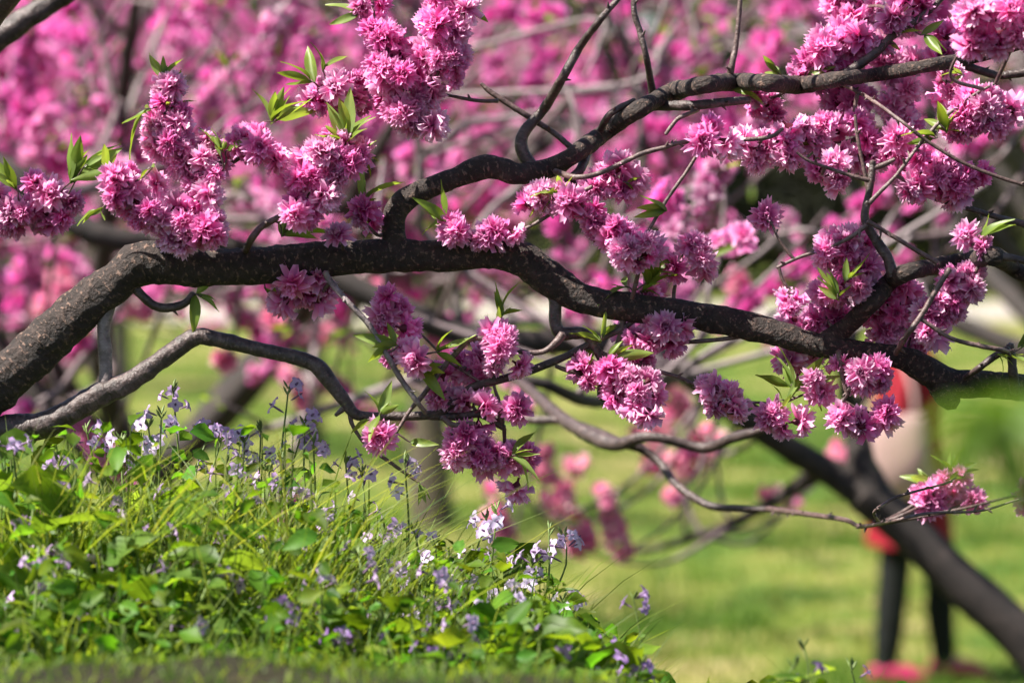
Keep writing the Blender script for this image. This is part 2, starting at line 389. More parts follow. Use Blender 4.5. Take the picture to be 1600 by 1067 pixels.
# ------------------------------------------------------------------ the foreground peach tree
D0 = 3.3
base_xy = P(-210, 700, D0)
root = thing('flowering_peach_tree', 'gnarled peach tree with a bent bough and double pink blossoms above the violet flowers', 'tree',
             (base_xy[0], base_xy[1], float(ground_z(base_xy[0], base_xy[1]))))
RO = np.array(root.location)
BR = []          # all limb points, for hanging twigs on
def limb(name, pts, mat=None, amp=0.10, fine=0.0, sides=None, parent=None, d=D0, end=0.6):
    """pts: (px, py, width px[, depth]); a limb of the foreground tree"""
    parent = parent or root
    rows = []
    for q in pts:
        dd = q[3] if len(q) > 3 else d
        rows.append((*P(q[0], q[1], dd), q[2] / F * dd / 2))
    r0 = np.mean([x[3] for x in rows])
    sp_ = spline(rows, max(r0 * (.28 if fine else .8), .0022 if fine else .003))
    sp_[:, 3] = np.maximum(sp_[:, 3], .0007)
    # knuckles: buds and spurs thicken the limb unevenly
    s = np.concatenate([[0], np.cumsum(np.linalg.norm(np.diff(sp_[:, :3], axis=0), axis=1))]) / max(r0, .002)
    k = np.array([1 + .09 * noise.noise((q * .35, len(BR) * 3.1, 0)) + .06 * noise.noise((q * .9, len(BR) * 3.1, 5)) for q in s])
    mb = MB()
    if sides is None: sides = 44 if fine else (16 if r0 > .006 else (10 if r0 > .0025 else 7))
    tube(mb, sp_[:, :3] - RO, sp_[:, 3] * k, sides, amp, 45 if fine else 1.0 / max(r0 * 2.2, .004), len(BR) * 1.7, fine=fine)
    if not fine and r0 < .008 and len(sp_) > 12:                # little bud spurs
        rg = np.random.default_rng(len(BR))
        for q in range(max(1, int(len(sp_) * .09))):
            i = rg.integers(3, len(sp_) - 3); t = sp_[i + 1, :3] - sp_[i - 1, :3]; t /= np.linalg.norm(t)
            dv = np.cross(t, rg.normal(0, 1, 3)); dv /= np.linalg.norm(dv) + 1e-9; dv = dv * .8 + t * .5
            p = sp_[i, :3] - RO; rr = sp_[i, 3]
            ln = rg.uniform(.003, .008) + rr
            tube(mb, [p, p + dv * ln * .7, p + dv * ln], [rr * .5 + .0008, .0012, .0005], 6)
    if mat is None: mat = M_BARK if r0 > .011 else (M_BARK2 if r0 > .0035 else M_TWIG)
    o = obj(name, mb.mesh(name, mat), parent)
    BR.append(sp_)
    return o
# trunk and the two old boughs
limb('trunk', [(-225, 1290, 150), (-222, 1120, 135), (-205, 960, 120), (-180, 830, 118), (-140, 735, 112), (-80, 672, 100), (-20, 632, 80)], M_BARK, .10, .6, d=3.3)
limb('bough', [(-120, 710, 100), (-50, 640, 84), (10, 590, 74), (90, 517, 70), (140, 472, 65), (184, 438, 63), (212, 416, 68), (240, 410, 66), (300, 416, 60), (400, 416, 57), (475, 407, 55), (600, 400, 53),
               (700, 400, 47), (775, 395, 49), (815, 405, 55), (842, 424, 56), (875, 447, 52), (915, 468, 47), (987, 481, 44), (1062, 489, 42), (1137, 503, 44), (1200, 517, 42), (1275, 538, 38),
               (1350, 550, 34), (1410, 560, 37), (1450, 580, 44), (1490, 598, 46), (1540, 600, 42), (1600, 606, 42), (1700, 622, 38), (1850, 600, 30)], M_BARK, .085, .55)
limb('stub', [(1440, 572, 36), (1470, 600, 44), (1482, 622, 38), (1490, 634, 26)], M_BARK, .10, .5)
limb('bough', [(622, 402, 44), (615, 362, 37), (618, 332, 36), (640, 308, 36), (680, 290, 34), (720, 275, 34), (755, 262, 38), (780, 264, 34), (810, 272, 34), (860, 262, 31, 3.32), (900, 240, 29), (950, 203, 28, 3.35),
               (1000, 170, 27), (1050, 145, 28, 3.38), (1100, 133, 28), (1150, 128, 28, 3.4), (1200, 130, 27), (1250, 133, 27, 3.4), (1310, 124, 24), (1370, 117, 22, 3.38), (1450, 103, 22), (1520, 90, 20, 3.35), (1600, 68, 16), (1720, 30, 12)], M_BARK, .07, .35)
limb('bough', [(1285, 540, 34), (1318, 515, 31), (1365, 470, 30, 3.27), (1390, 440, 28), (1420, 425, 27, 3.24), (1470, 415, 26), (1520, 405, 26), (1550, 400, 30, 3.2), (1580, 415, 26), (1610, 432, 24), (1720, 450, 20)], M_BARK, .08, .4)
limb('bough', [(-110, 720, 60), (-50, 690, 56), (10, 672, 48), (75, 662, 42), (150, 620, 38), (200, 598, 34), (255, 560, 30), (300, 529, 28), (330, 528, 25), (400, 545, 23), (456, 557, 23), (494, 571, 25), (516, 597, 23), (539, 627, 20), (554, 646, 18),
               (575, 650, 14), (610, 650, 14), (674, 648, 14), (700, 635, 14), (722, 616, 13), (749, 601, 13), (800, 588, 13), (849, 571, 13), (894, 552, 11), (927, 534, 10), (969, 515, 9), (1000, 495, 7)], M_BARK2, .08, .3)
limb('bough', [(-190, 800, 80, 3.3), (-250, 600, 70, 3.5), (-270, 380, 58, 3.7), (-170, 180, 50, 3.8), (-60, 100, 44, 3.85), (0, 58, 40, 3.85), (50, 24, 36, 3.85), (110, -14, 32, 3.85), (260, -100, 26, 3.8), (420, -190, 20, 3.7), (700, -290, 14, 3.6)], M_BARK2, .07, .3)
T_ = [  # (name, points)
 ('branch', [(165, 612, 24), (165, 560, 22), (162, 515, 22), (168, 485, 22), (178, 460, 20)]),
 ('branch', [(200, 440, 18), (221, 461, 15), (240, 477, 14), (262, 481, 14), (289, 474, 12), (302, 458, 9)]),
 ('branch', [(832, 262, 20, 3.31), (818, 240, 21), (814, 222, 20), (822, 203, 18), (850, 170, 16), (880, 120, 15, 3.26), (905, 75, 13), (935, 35, 11, 3.22), (965, 0, 9), (1020, -60, 7)]),
 ('branch', [(1022, 160, 13, 3.37), (1018, 135, 12, 3.36), (1010, 90, 10, 3.33), (1000, 50, 10), (990, 10, 9), (1000, -50, 8)]),
 ('branch', [(1140, 130, 12, 3.4), (1142, 110, 11, 3.38), (1150, 70, 9), (1155, 20, 8), (1160, -40, 7)]),
 ('branch', [(900, 238, 10, 3.34), (868, 210, 9), (830, 185, 10), (790, 160, 9), (765, 143, 8), (752, 131, 6)]),
 ('twig', [(778, 158, 7), (752, 158, 6), (730, 155, 6), (700, 149, 5), (660, 141, 5), (600, 142, 4), (520, 143, 3)]),
 ('branch', [(985, 180, 14, 3.36), (1020, 167, 15), (1080, 165, 16, 3.33), (1130, 160, 14), (1165, 157, 12), (1172, 156, 8)]),
 ('stub', [(935, 210, 12, 3.34), (950, 182, 11, 3.31), (970, 168, 10), (992, 156, 7)]),
 ('twig', [(868, 268, 10, 3.3), (900, 277, 9, 3.26), (939, 270, 8), (999, 242, 8), (1040, 230, 7), (1077, 221, 7), (1145, 219, 7), (1200, 215, 7), (1224, 201, 5)]),
 ('stub', [(918, 235, 17, 3.34), (905, 268, 15, 3.3), (885, 285, 13), (925, 288, 13), (952, 291, 10)]),
 ('twig', [(1040, 210, 6, 3.3), (1058, 187, 7), (1072, 180, 7), (1090, 172, 8, 3.33)]),
 ('twig', [(1100, 224, 5, 3.25), (1074, 266, 6), (1040, 315, 6), (1013, 363, 6), (1010, 385, 6), (1000, 415, 7), (988, 466, 8, 3.28)]),
 ('branch', [(1395, 432, 18, 3.26), (1388, 405, 17), (1375, 385, 16), (1358, 358, 14), (1351, 338, 14), (1356, 311, 12), (1361, 280, 12), (1364, 252, 10)]),
 ('twig', [(1357, 300, 8, 3.26), (1350, 265, 6), (1340, 215, 6), (1336, 180, 5)]),
 ('twig', [(1358, 282, 8, 3.25), (1335, 276, 7), (1310, 268, 6), (1265, 252, 5), (1245, 238, 4)]),
 ('stub', [(1360, 264, 9, 3.26), (1380, 258, 9), (1398, 249, 6)]),
 ('twig', [(1358, 318, 8, 3.25), (1375, 300, 7), (1400, 275, 6), (1430, 235, 6), (1455, 205, 6), (1480, 180, 6), (1520, 150, 5), (1556, 130, 4)]),
 ('twig', [(1300, 126, 9, 3.39), (1330, 138, 7, 3.34), (1369, 161, 6, 3.28), (1410, 191, 6, 3.24), (1455, 225, 6), (1515, 259, 6), (1600, 289, 6), (1700, 310, 5)]),
 ('branch', [(1432, 300, 7, 3.3), (1465, 311, 9), (1500, 322, 9), (1560, 340, 10), (1600, 351, 11), (1720, 390, 14, 3.22)]),
 ('twig', [(1354, 352, 9, 3.25), (1330, 370, 7), (1294, 387, 6), (1249, 402, 6), (1214, 418, 6)]),
 ('twig', [(1216, 416, 5, 3.25), (1224, 440, 5), (1240, 458, 4)]),
 ('twig', [(1240, 404, 6, 3.25), (1226, 387, 5), (1216, 372, 4), (1206, 350, 4)]),
 ('twig', [(1356, 346, 8, 3.25), (1380, 360, 7), (1410, 378, 7), (1465, 411, 8)]),
 ('twig', [(1484, 420, 9, 3.2), (1460, 458, 9), (1440, 492, 9), (1418, 522, 9), (1400, 552, 9, 3.28)]),
 ('twig', [(1436, 496, 7, 3.2), (1462, 514, 7), (1490, 530, 7), (1530, 540, 8), (1562, 546, 8), (1580, 552, 7, 3.25)]),
 ('stub', [(1576, 545, 12, 3.25), (1552, 558, 12), (1530, 575, 11), (1508, 590, 9, 3.28)]),
 ('stub', [(1586, 612, 17, 3.28), (1583, 585, 16, 3.26), (1581, 560, 15), (1578, 538, 13)]),
 ('branch', [(1300, 124, 18, 3.38), (1331, 109, 15), (1369, 82, 14), (1395, 56, 13), (1425, 37, 12), (1462, 7, 11), (1510, -50, 8)]),
 ('branch', [(1490, 97, 15, 3.36), (1530, 110, 14), (1560, 118, 13), (1600, 114, 13), (1700, 100, 10)]),
 ('branch', [(1560, 402, 15, 3.2), (1580, 403, 12), (1620, 409, 11), (1700, 400, 9)]),
 ('branch', [(672, 650, 14), (700, 651, 13), (726, 650, 13), (749, 646, 13), (772, 658, 13), (788, 669, 10)]),
 ('stub', [(690, 652, 10), (710, 664, 9, 3.28), (742, 661, 7, 3.27)]),
 ('twig', [(784, 662, 11), (782, 645, 10), (780, 628, 7), (772, 600, 5), (776, 560, 4), (780, 515, 3)]),
 ('twig', [(546, 640, 9), (549, 660, 7), (560, 680, 6), (576, 699, 6), (602, 717, 6), (640, 744, 5), (652, 752, 4)]),
 ('stub', [(540, 635, 12), (530, 644, 8), (524, 649, 5)]),
 ('branch', [(866, 450, 24), (868, 478, 20), (868, 507, 20), (876, 521, 22), (894, 521, 20), (915, 522, 18), (928, 541, 16), (939, 560, 13), (940, 585, 10), (937, 609, 9), (942, 623, 10), (966, 627, 7)]),
 ('twig', [(940, 572, 10), (930, 579, 9), (905, 582, 9), (885, 578, 8), (868, 572, 6)]),
 ('branch', [(880, 522, 14), (868, 536, 11, 3.28), (849, 549, 9), (822, 551, 9), (800, 543, 9), (775, 532, 9), (737, 529, 9), (719, 545, 9), (692, 575, 9), (662, 616, 8), (640, 642, 7), (619, 676, 5)]),
 ('twig', [(930, 548, 9), (957, 558, 7), (1010, 575, 7), (1062, 590, 6), (1100, 609, 6), (1126, 624, 5), (1200, 630, 4)]),
 ('twig', [(975, 490, 11), (972, 511, 9), (965, 537, 8), (952, 560, 7)]),
 ('twig', [(968, 520, 9), (1000, 527, 8), (1025, 534, 7), (1081, 534, 7), (1156, 526, 7), (1170, 515, 7)]),
 ('branch', [(508, 425, 10), (516, 440, 10, 3.28), (542, 470, 9, 3.26), (576, 507, 9), (599, 545, 9), (625, 590, 9), (652, 628, 8), (665, 645, 7, 3.29)]),
 ('twig', [(618, 478, 3), (640, 504, 3), (670, 534, 4), (700, 564, 4), (724, 580, 4), (752, 598, 5)]),
 ('twig', [(382, 398, 12, 3.3), (392, 375, 11, 3.25), (407, 356, 11), (422, 347, 10), (440, 337, 9), (470, 322, 7), (500, 290, 5), (530, 240, 4)]),
 ('branch', [(258, 402, 13, 3.3), (266, 378, 12, 3.26), (276, 352, 12), (292, 319, 12), (312, 282, 11), (335, 268, 9), (360, 256, 8), (385, 238, 6), (408, 205, 4)]),
 ('twig', [(300, 300, 7, 3.25), (285, 265, 7), (270, 225, 6), (256, 180, 5), (250, 135, 4)]),
 ('twig', [(272, 365, 8, 3.26), (240, 350, 7, 3.23), (212, 325, 6), (192, 292, 4)]),
 ('twig', [(780, 376, 6), (812, 362, 6, 3.27), (837, 349, 6), (867, 330, 6), (894, 307, 6), (925, 292, 7)]),
 ('twig', [(900, 305, 7, 3.28), (920, 325, 7), (945, 350, 6), (985, 395, 5)]),
 ('twig', [(1310, 548, 9), (1313, 571, 7, 3.26), (1320, 605, 7), (1322, 618, 6), (1301, 645, 5)]),
 ('twig', [(1322, 612, 6, 3.26), (1342, 594, 7), (1366, 572, 8), (1380, 560, 8, 3.29)]),
 ('twig', [(1318, 625, 4, 3.26), (1345, 640, 4), (1390, 652, 3)]),
 ('twig', [(1170, 628, 4), (1200, 640, 4), (1235, 625, 4), (1275, 608, 3)]),
 ('twig', [(-40, 340, 8, 3.4), (0, 336, 7), (40, 328, 7), (75, 322, 5), (108, 300, 4)]),
 ('branch', [(-270, 380, 30, 3.7), (-160, 370, 16, 3.55), (-40, 340, 9, 3.4)]),
 ('twig', [(660, 142, 5), (650, 110, 6, 3.27), (615, 100, 5), (590, 60, 5), (580, -20, 6)]),
 ('twig', [(670, 143, 5), (690, 100, 5, 3.26), (695, 50, 5), (705, 0, 5), (710, -30, 5)]),
]
for nm, pts in T_:
    d = next((q[3] for q in pts if len(q) > 3), D0)
    cur = d; full = []
    for q in pts:
        if len(q) > 3: cur = q[3]
        full.append((*q[:3], cur))
    limb(nm, full, M_SUNLIT if pts[0][:2] in ((165, 612), (508, 425)) else None, amp=.10)  # those two limbs are coloured as if the sun struck them
ALLP = np.concatenate(BR)

BLOSSOM = [blossom_mesh('blossom', 100 + i, pale=[0, .2, .5, .1, .3, .7][i], openness=[1, 1, .95, 1.05, .88, 1][i]).mesh('blossom', M_PETAL) for i in range(6)]
BUD = [blossom_mesh('blossom', 200 + i, pale=0, openness=[.45, .6][i], r=.013).mesh('blossom', M_PETAL) for i in range(2)]
# clusters: (x0, y0, x1, y1, half width px, count, depth[, pale: petals whitened as if sunlit])
CL = [
 (252, 140, 258, 200, 30, 8, 3.25), (255, 200, 312, 262, 42, 20, 3.25, 1), (188, 285, 225, 335, 36, 13, 3.23), (245, 330, 300, 365, 42, 14, 3.25, 1), (322, 362, 332, 352, 22, 4, 3.23), (388, 205, 412, 248, 26, 8, 3.25), (330, 272, 345, 270, 24, 3, 3.24), (315, 285, 322, 300, 26, 3, 3.25),
 (530, 232, 478, 322, 40, 22, 3.25, 1), (556, 246, 558, 250, 12, 2, 3.25), (465, 312, 470, 318, 12, 2, 3.25),
 (531, 366, 532, 367, 10, 1, 3.27), (560, 330, 572, 352, 10, 3, 3.28),
 (500, 145, 600, 138, 32, 17, 3.3, 1), (582, 50, 612, 112, 34, 13, 3.27), (690, 30, 692, 105, 37, 16, 3.26), (640, 90, 642, 175, 46, 20, 3.28), (575, -5, 600, 0, 14, 3, 3.27), (700, 5, 716, 20, 14, 3, 3.26),
 (0, 335, 95, 320, 34, 16, 3.4),
 (458, 452, 502, 458, 22, 7, 3.3), (712, 352, 722, 360, 14, 3, 3.27), (745, 368, 788, 362, 12, 4, 3.28), (604, 474, 616, 512, 9, 5, 3.3), (655, 552, 656, 553, 10, 1, 3.27), (630, 562, 634, 566, 12, 2, 3.28), (602, 682, 603, 683, 10, 1, 3.27),
 (775, 518, 785, 570, 26, 9, 3.29), (688, 608, 705, 622, 20, 4, 3.31, 1), (735, 580, 760, 600, 26, 6, 3.33), (740, 632, 756, 632, 18, 3, 3.3), (806, 636, 812, 638, 16, 2, 3.29), (722, 575, 730, 580, 18, 2, 3.32),
 (715, 688, 765, 712, 32, 12, 3.29), (782, 728, 800, 722, 22, 4, 3.3),
 (905, 320, 955, 360, 28, 9, 3.26), (970, 380, 990, 395, 36, 8, 3.24), (836, 318, 856, 318, 20, 4, 3.27), (930, 290, 972, 288, 24, 7, 3.29), (1092, 212, 1122, 214, 18, 4, 3.24), (1088, 384, 1062, 415, 9, 5, 3.28), (1008, 380, 1012, 388, 8, 1, 3.25),
 (1000, 522, 1050, 520, 22, 6, 3.3), (965, 590, 1005, 625, 32, 13, 3.28), (895, 572, 912, 592, 16, 3, 3.3), (1003, 560, 975, 545, 24, 4, 3.31), (1010, 462, 1000, 460, 14, 2, 3.33),
 (1122, 608, 1158, 628, 20, 6, 3.28), (1198, 640, 1220, 668, 18, 5, 3.28), (1272, 606, 1274, 610, 12, 2, 3.29), (1318, 652, 1340, 660, 20, 4, 3.26), (1372, 652, 1384, 650, 12, 2, 3.26), (1332, 585, 1362, 590, 24, 6, 3.27),
 (1295, 80, 1330, 70, 34, 9, 3.4), (1262, 108, 1275, 112, 28, 6, 3.42), (1400, 95, 1408, 205, 32, 16, 3.43, 1), (1480, 80, 1500, 62, 36, 9, 3.4), (1530, 40, 1600, 20, 46, 16, 3.1), (1590, 30, 1640, 30, 40, 6, 3.1),
 (1180, 235, 1240, 225, 32, 9, 3.3, 1), (1250, 220, 1340, 215, 40, 18, 3.32, 1), (1285, 265, 1310, 278, 26, 5, 3.28), (1395, 225, 1420, 250, 34, 8, 3.32), (1440, 265, 1500, 285, 40, 14, 3.28), (1505, 175, 1560, 165, 36, 12, 3.27), (1480, 130, 1488, 140, 20, 4, 3.32), (1320, 160, 1345, 170, 30, 7, 3.42), (1416, 290, 1420, 292, 16, 2, 3.26),
 (1200, 344, 1201, 345, 8, 1, 3.25), (1295, 385, 1345, 408, 34, 12, 3.27), (1230, 462, 1238, 466, 18, 3, 3.24), (1290, 455, 1340, 445, 32, 11, 3.29), (1370, 500, 1410, 470, 38, 12, 3.32), (1462, 500, 1512, 445, 34, 15, 3.27, 1), (1520, 384, 1524, 388, 16, 2, 3.2), (1235, 520, 1262, 512, 22, 5, 3.33), (1225, 555, 1262, 562, 14, 4, 3.33), (1290, 490, 1310, 500, 26, 4, 3.32),
 (1425, 520, 1440, 530, 26, 4, 3.34), (1196, 155, 1180, 160, 22, 4, 3.42), (1390, 40, 1430, 10, 30, 8, 3.38), (1320, 0, 1350, 10, 34, 8, 3.5), (1452, 784, 1474, 780, 18, 4, 3.6), (1488, 748, 1494, 746, 14, 2, 3.6), (1518, 782, 1522, 780, 8, 1, 3.6), (1594, 772, 1600, 776, 14, 2, 3.6),
]
limb('twig', [(1200, 795, 10, 3.9), (1260, 803, 9, 3.75), (1320, 812, 8, 3.65), (1345, 822, 7, 3.6), (1390, 815, 6), (1450, 802, 5), (1530, 798, 4), (1592, 780, 3)])
limb('twig', [(1375, 818, 6, 3.6), (1366, 800, 5), (1385, 785, 5), (1402, 776, 5), (1440, 765, 4), (1478, 755, 3), (1494, 746, 3)])
ALLP = np.concatenate(BR)
placed = []
axes_pts = [ALLP[:, :3]]
for ci, c in enumerate(CL):
    x0, y0, x1, y1, hw, cnt, d = c[:7]; pale = len(c) > 7
    rg = np.random.default_rng(1000 + ci)
    a, b_ = P(x0, y0, d), P(x1, y1, d + rg.uniform(-.02, .02))
    hwm = hw * (1.16 if cnt > 3 else 1) / F * d
    ax = b_ - a; ln = np.linalg.norm(ax); T = ax / (ln + 1e-9)
    U = np.cross(T, [.1, 1, .2]); U /= np.linalg.norm(U); W = np.cross(T, U)
    # the twig that carries the cluster, grown from the nearest limb
    i = np.argmin(((ALLP[:, :3] - a) ** 2).sum(1)); j = np.argmin(((ALLP[:, :3] - b_) ** 2).sum(1))
    da, db = np.linalg.norm(ALLP[i, :3] - a), np.linalg.norm(ALLP[j, :3] - b_)
    s_, e_, q, dq = (a, b_, ALLP[i, :3], da) if da <= db else (b_, a, ALLP[j, :3], db)
    carrier = root
    if dq > .004 or ln > .03:
        mid = (q + s_) / 2 + rg.normal(0, .12, 3) * dq
        path = np.array([q, mid, s_, (s_ + e_) / 2 + rg.normal(0, .004, 3), e_]) if ln > .004 else np.array([q, mid, s_])
        sp_ = spline(path, .004); mb = MB()
        tube(mb, sp_ - RO, np.linspace(.0024, .0013, len(sp_)), 6, .12, 200)
        carrier = obj('twig', mb.mesh('twig', M_TWIG), root); axes_pts.append(sp_)
    small = hw <= 9
    n_ = cnt if cnt < 3 else int(cnt * 1.3)
    ph = rg.uniform(0, 6.28)
    for k in range(n_):
        t = (k + rg.uniform(.1, .9)) / n_
        th = ph + k * 2.4 + rg.uniform(-.4, .4)
        out = U * math.cos(th) + W * math.sin(th)
        end = (t - .5) * 1.7
        dv = out + T * end * (1.0 if n_ > 2 else .3) + np.array([0, -.25, .05]); dv /= np.linalg.norm(dv)
        if n_ <= 2: dv = np.array([rg.normal(0, .4), -1, rg.normal(.1, .4)]); dv /= np.linalg.norm(dv)
        rb = .02 * rg.uniform(.66, 1.14)
        off = max(.004, hwm - .019)
        p = a + ax * t + dv * off * rg.uniform(.5, 1.35) + rg.normal(0, .0065, 3)
        placed.append((p, dv, rb / .02 * (d / D0), small or rg.random() < .08, pale, carrier))
# the 300 that show largest are parts of their own, the rest one mass
placed.sort(key=lambda q: -(q[2]) * (1.0 if not q[3] else .6))
extra = []
cnt = 0
for (p, dv, s, bud, pale, carrier) in placed:
    k = random.randrange(6)
    if pale and random.random() < .8: k = random.choice((2, 5, 5))
    if cnt < 300 or False:
        o = obj('blossom', BUD[k % 2] if bud else BLOSSOM[k], carrier)
        place(o, p - RO, axis_z=dv, s=s, spin=random.uniform(0, 6.28)); cnt += 1
    else:
        extra.append((p, dv, s))
def proto(mb):
    v = np.concatenate(mb.v); f = np.concatenate([x for x in mb.f]); c = np.concatenate(mb.c); return v, f, c
BP = [blossom_mesh('b', 300 + i, pale=[0, .3, .6][i]) for i in range(3)]
BPROTO = [proto(x) for x in BP]
if extra:
    ex = MB(); loc = np.array([e[0] for e in extra]) - RO; D = np.array([e[1] for e in extra])
    scatter(ex, BPROTO, loc, frames_z(D, rng.uniform(0, 6.28, len(D))), np.array([e[2] for e in extra]), rng.uniform(.85, 1.1, (len(D), 1)) * np.ones((1, 3)))
    tag(obj('blossom_mass', ex.mesh('blossom_mass', M_PETALB), root), kind='stuff')

# young leaves in tufts: (x, y, towards x, towards y, count, length px, depth)
LV = [(252, 128, 5, -30, 7, 44, 3.24), (236, 170, -30, 0, 3, 48, 3.23), (268, 165, 25, -10, 4, 36, 3.24), (110, 285, 10, -35, 6, 46, 3.35), (130, 262, 20, -10, 4, 48, 3.33), (28, 300, -10, -15, 6, 50, 3.36), (165, 270, 10, -20, 6, 40, 3.24), (160, 325, -20, 8, 5, 34, 3.22), (345, 240, 5, -25, 5, 36, 3.22), (238, 262, -15, 5, 2, 30, 3.2),
 (425, 190, 12, -35, 9, 50, 3.25), (492, 130, -35, -15, 4, 46, 3.28), (505, 110, 10, -25, 3, 30, 3.28), (540, 225, 8, -45, 10, 54, 3.24), (560, 240, 30, 2, 3, 40, 3.24), (532, 215, -30, -25, 2, 50, 3.24), (566, 318, 10, -20, 5, 40, 3.27), (440, 370, 20, -15, 5, 48, 3.26), (700, 352, -12, -20, 6, 42, 3.27), (310, 380, -15, 0, 3, 26, 3.24), (308, 460, 15, 5, 4, 40, 3.3), (352, 238, 20, -14, 3, 34, 3.23),
 (622, 540, -20, 0, 4, 42, 3.26), (655, 575, 20, 10, 4, 40, 3.27), (682, 550, 25, -8, 4, 38, 3.27), (782, 500, 3, -25, 6, 36, 3.28), (592, 652, 5, -16, 5, 34, 3.26), (582, 655, -22, 2, 2, 36, 3.27), (800, 712, 24, -10, 5, 40, 3.28), (1012, 440, 5, -28, 9, 50, 3.29), (1000, 455, 25, -5, 4, 42, 3.3), (985, 450, -25, -10, 3, 38, 3.3), (940, 530, 2, -22, 6, 44, 3.28), (950, 560, 22, -3, 5, 38, 3.28), (925, 545, -18, 2, 4, 34, 3.3),
 (1240, 608, -8, -14, 6, 46, 3.28), (1262, 600, 24, -12, 4, 44, 3.28), (1225, 625, -25, 0, 2, 38, 3.28), (1488, 742, 5, -16, 8, 36, 3.6), (1500, 740, 26, -5, 4, 40, 3.6), (1455, 755, -16, -10, 4, 36, 3.6), (1310, 468, -3, -20, 6, 36, 3.24), (1322, 440, 12, -10, 4, 36, 3.24), (1480, 205, 2, -16, 7, 42, 3.25), (1465, 215, -18, 5, 4, 36, 3.25), (1390, 62, 10, -15, 4, 36, 3.38), (1440, 55, 20, -2, 3, 44, 3.36),
 (880, 295, -16, 6, 6, 36, 3.26), (862, 315, 8, -10, 5, 30, 3.25), (975, 285, 22, 4, 3, 32, 3.27), (1040, 330, -20, -8, 4, 36, 3.25), (1530, 375, 22, -12, 4, 40, 3.2), (702, 12, 8, -18, 7, 38, 3.26), (560, 22, -22, 2, 3, 40, 3.27), (725, 8, 24, 2, 3, 36, 3.26), (1220, 118, -14, -10, 4, 32, 3.4), (1245, 230, 0, -14, 3, 26, 3.3), (1250, 130, 20, -8, 3, 36, 3.4), (1560, 555, 20, 6, 4, 38, 3.24), (1592, 545, 14, -16, 5, 44, 3.24), (1150, 140, 25, -3, 3, 40, 3.38), (1340, 560, 0, 10, 2, 24, 3.3), (1500, 120, -12, 8, 3, 30, 3.3), (415, 452, 8, 10, 3, 30, 3.31), (655, 755, 8, 5, 4, 26, 3.3), (640, 690, 14, -5, 2, 30, 3.28)]
LEAF = [leaf_mb(.032, .0092, i, (.14, .22, .04), (.26, .36, .06), .4, [.1, .3, -.15, .45][i], .02).mesh('leaf', M_LEAF) for i in range(4)]
AX = np.concatenate(axes_pts)
nl = 0
for li, (x, y, tx, ty, cnt_, lp, d) in enumerate(LV):
    rg = np.random.default_rng(3000 + li)
    b0 = P(x, y, d); q = AX[np.argmin(((AX - b0) ** 2).sum(1))]
    mb = MB(); dq = np.linalg.norm(q - b0)
    main = RIGHT * tx - UP * ty; main = main / (np.linalg.norm(main) + 1e-9)
    path = spline(np.array([q, (q + b0) / 2 + rg.normal(0, .1, 3) * dq, b0, b0 + main * .006]), .003)
    tube(mb, path - RO, np.linspace(.0013, .0007, len(path)), 5, col=(.15, .16, .05))
    shoot = obj('shoot', mb.mesh('shoot', M_TWIG), root)
    for k in range(cnt_):
        if nl >= 300: break
        dv = main * rg.uniform(.6, 1.2) + rg.normal(0, .48, 3); dv /= np.linalg.norm(dv)
        o = obj('leaf', LEAF[rg.integers(4)], shoot)
        place(o, b0 + main * rg.uniform(-.004, .006) - RO, axis_x=dv, s=lp / F * d / .032 * rg.uniform(.7, 1.7), spin=rg.uniform(-1.5, 1.5)); nl += 1

SHADE_CROWN = [  # unseen boughs added to the same tree, above the frame, to shade what is below
 [(-250, 600, 60, 3.5), (-160, 250, 50, 3.4), (60, -60, 42, 3.3), (350, -260, 34, 3.25), (700, -380, 26, 3.2), (1050, -430, 20, 3.25), (1400, -400, 12, 3.3)],
 [(350, -260, 28, 3.25), (560, -420, 24, 3.45), (850, -560, 18, 3.6), (1150, -620, 12, 3.7)],
 [(60, -60, 30, 3.3), (180, -300, 26, 3.0), (350, -520, 20, 2.9), (600, -640, 12, 2.9)],
 [(700, -380, 20, 3.2), (850, -330, 16, 3.05), (1000, -260, 12, 3.0), (1150, -230, 8, 3.0)]]
# ------------------------------------------------------------------ blossom trees behind
def low_blossom(seed, pale):
    rg = np.random.default_rng(seed); mb = MB(); r = .021
    for (n_, el, ln) in ((7, 5, 1.0), (6, 35, .95), (4, 65, .75)):
        for k in range(n_):
            az = 2 * math.pi * (k + rg.uniform(-.3, .3)) / n_; e = R(el + rg.normal(0, 10))
            Lp = r * ln * rg.uniform(.85, 1.15); wd = r * .34
            ca, sa, ce, se = math.cos(az), math.sin(az), math.cos(e), math.sin(e)
            pts = np.array([[0, 0, 0], [Lp * .6, wd, .1 * Lp], [Lp, 0, .02 * Lp * rg.normal()], [Lp * .6, -wd, .1 * Lp]])
            v = np.stack([(pts[:, 0] * ce - pts[:, 2] * se) * ca - pts[:, 1] * sa, (pts[:, 0] * ce - pts[:, 2] * se) * sa + pts[:, 1] * ca, pts[:, 0] * se + pts[:, 2] * ce], 1)
            b = rg.uniform(.9, 1.1)
            cb = np.array([.80, .06, .42]) * b; ct = np.array([.95, .28 + pale * .4, .72 + pale * .2]) * b
            mb.add(v, [[0, 1, 2], [0, 2, 3]], np.clip(np.array([cb, (cb + ct) / 2, ct, (cb + ct) / 2]), 0, .96))
    return proto(mb)
LOWB = [low_blossom(i, p) for i, p in enumerate((0, .2, .4, .1, .6))]
def low_leaf(seed):
    mb = leaf_mb(.05, .014, seed, (.11, .19, .03), (.2, .3, .05), .4, .2, .02, rows=3)
    return proto(mb)
LOWL = [low_leaf(i) for i in range(3)]

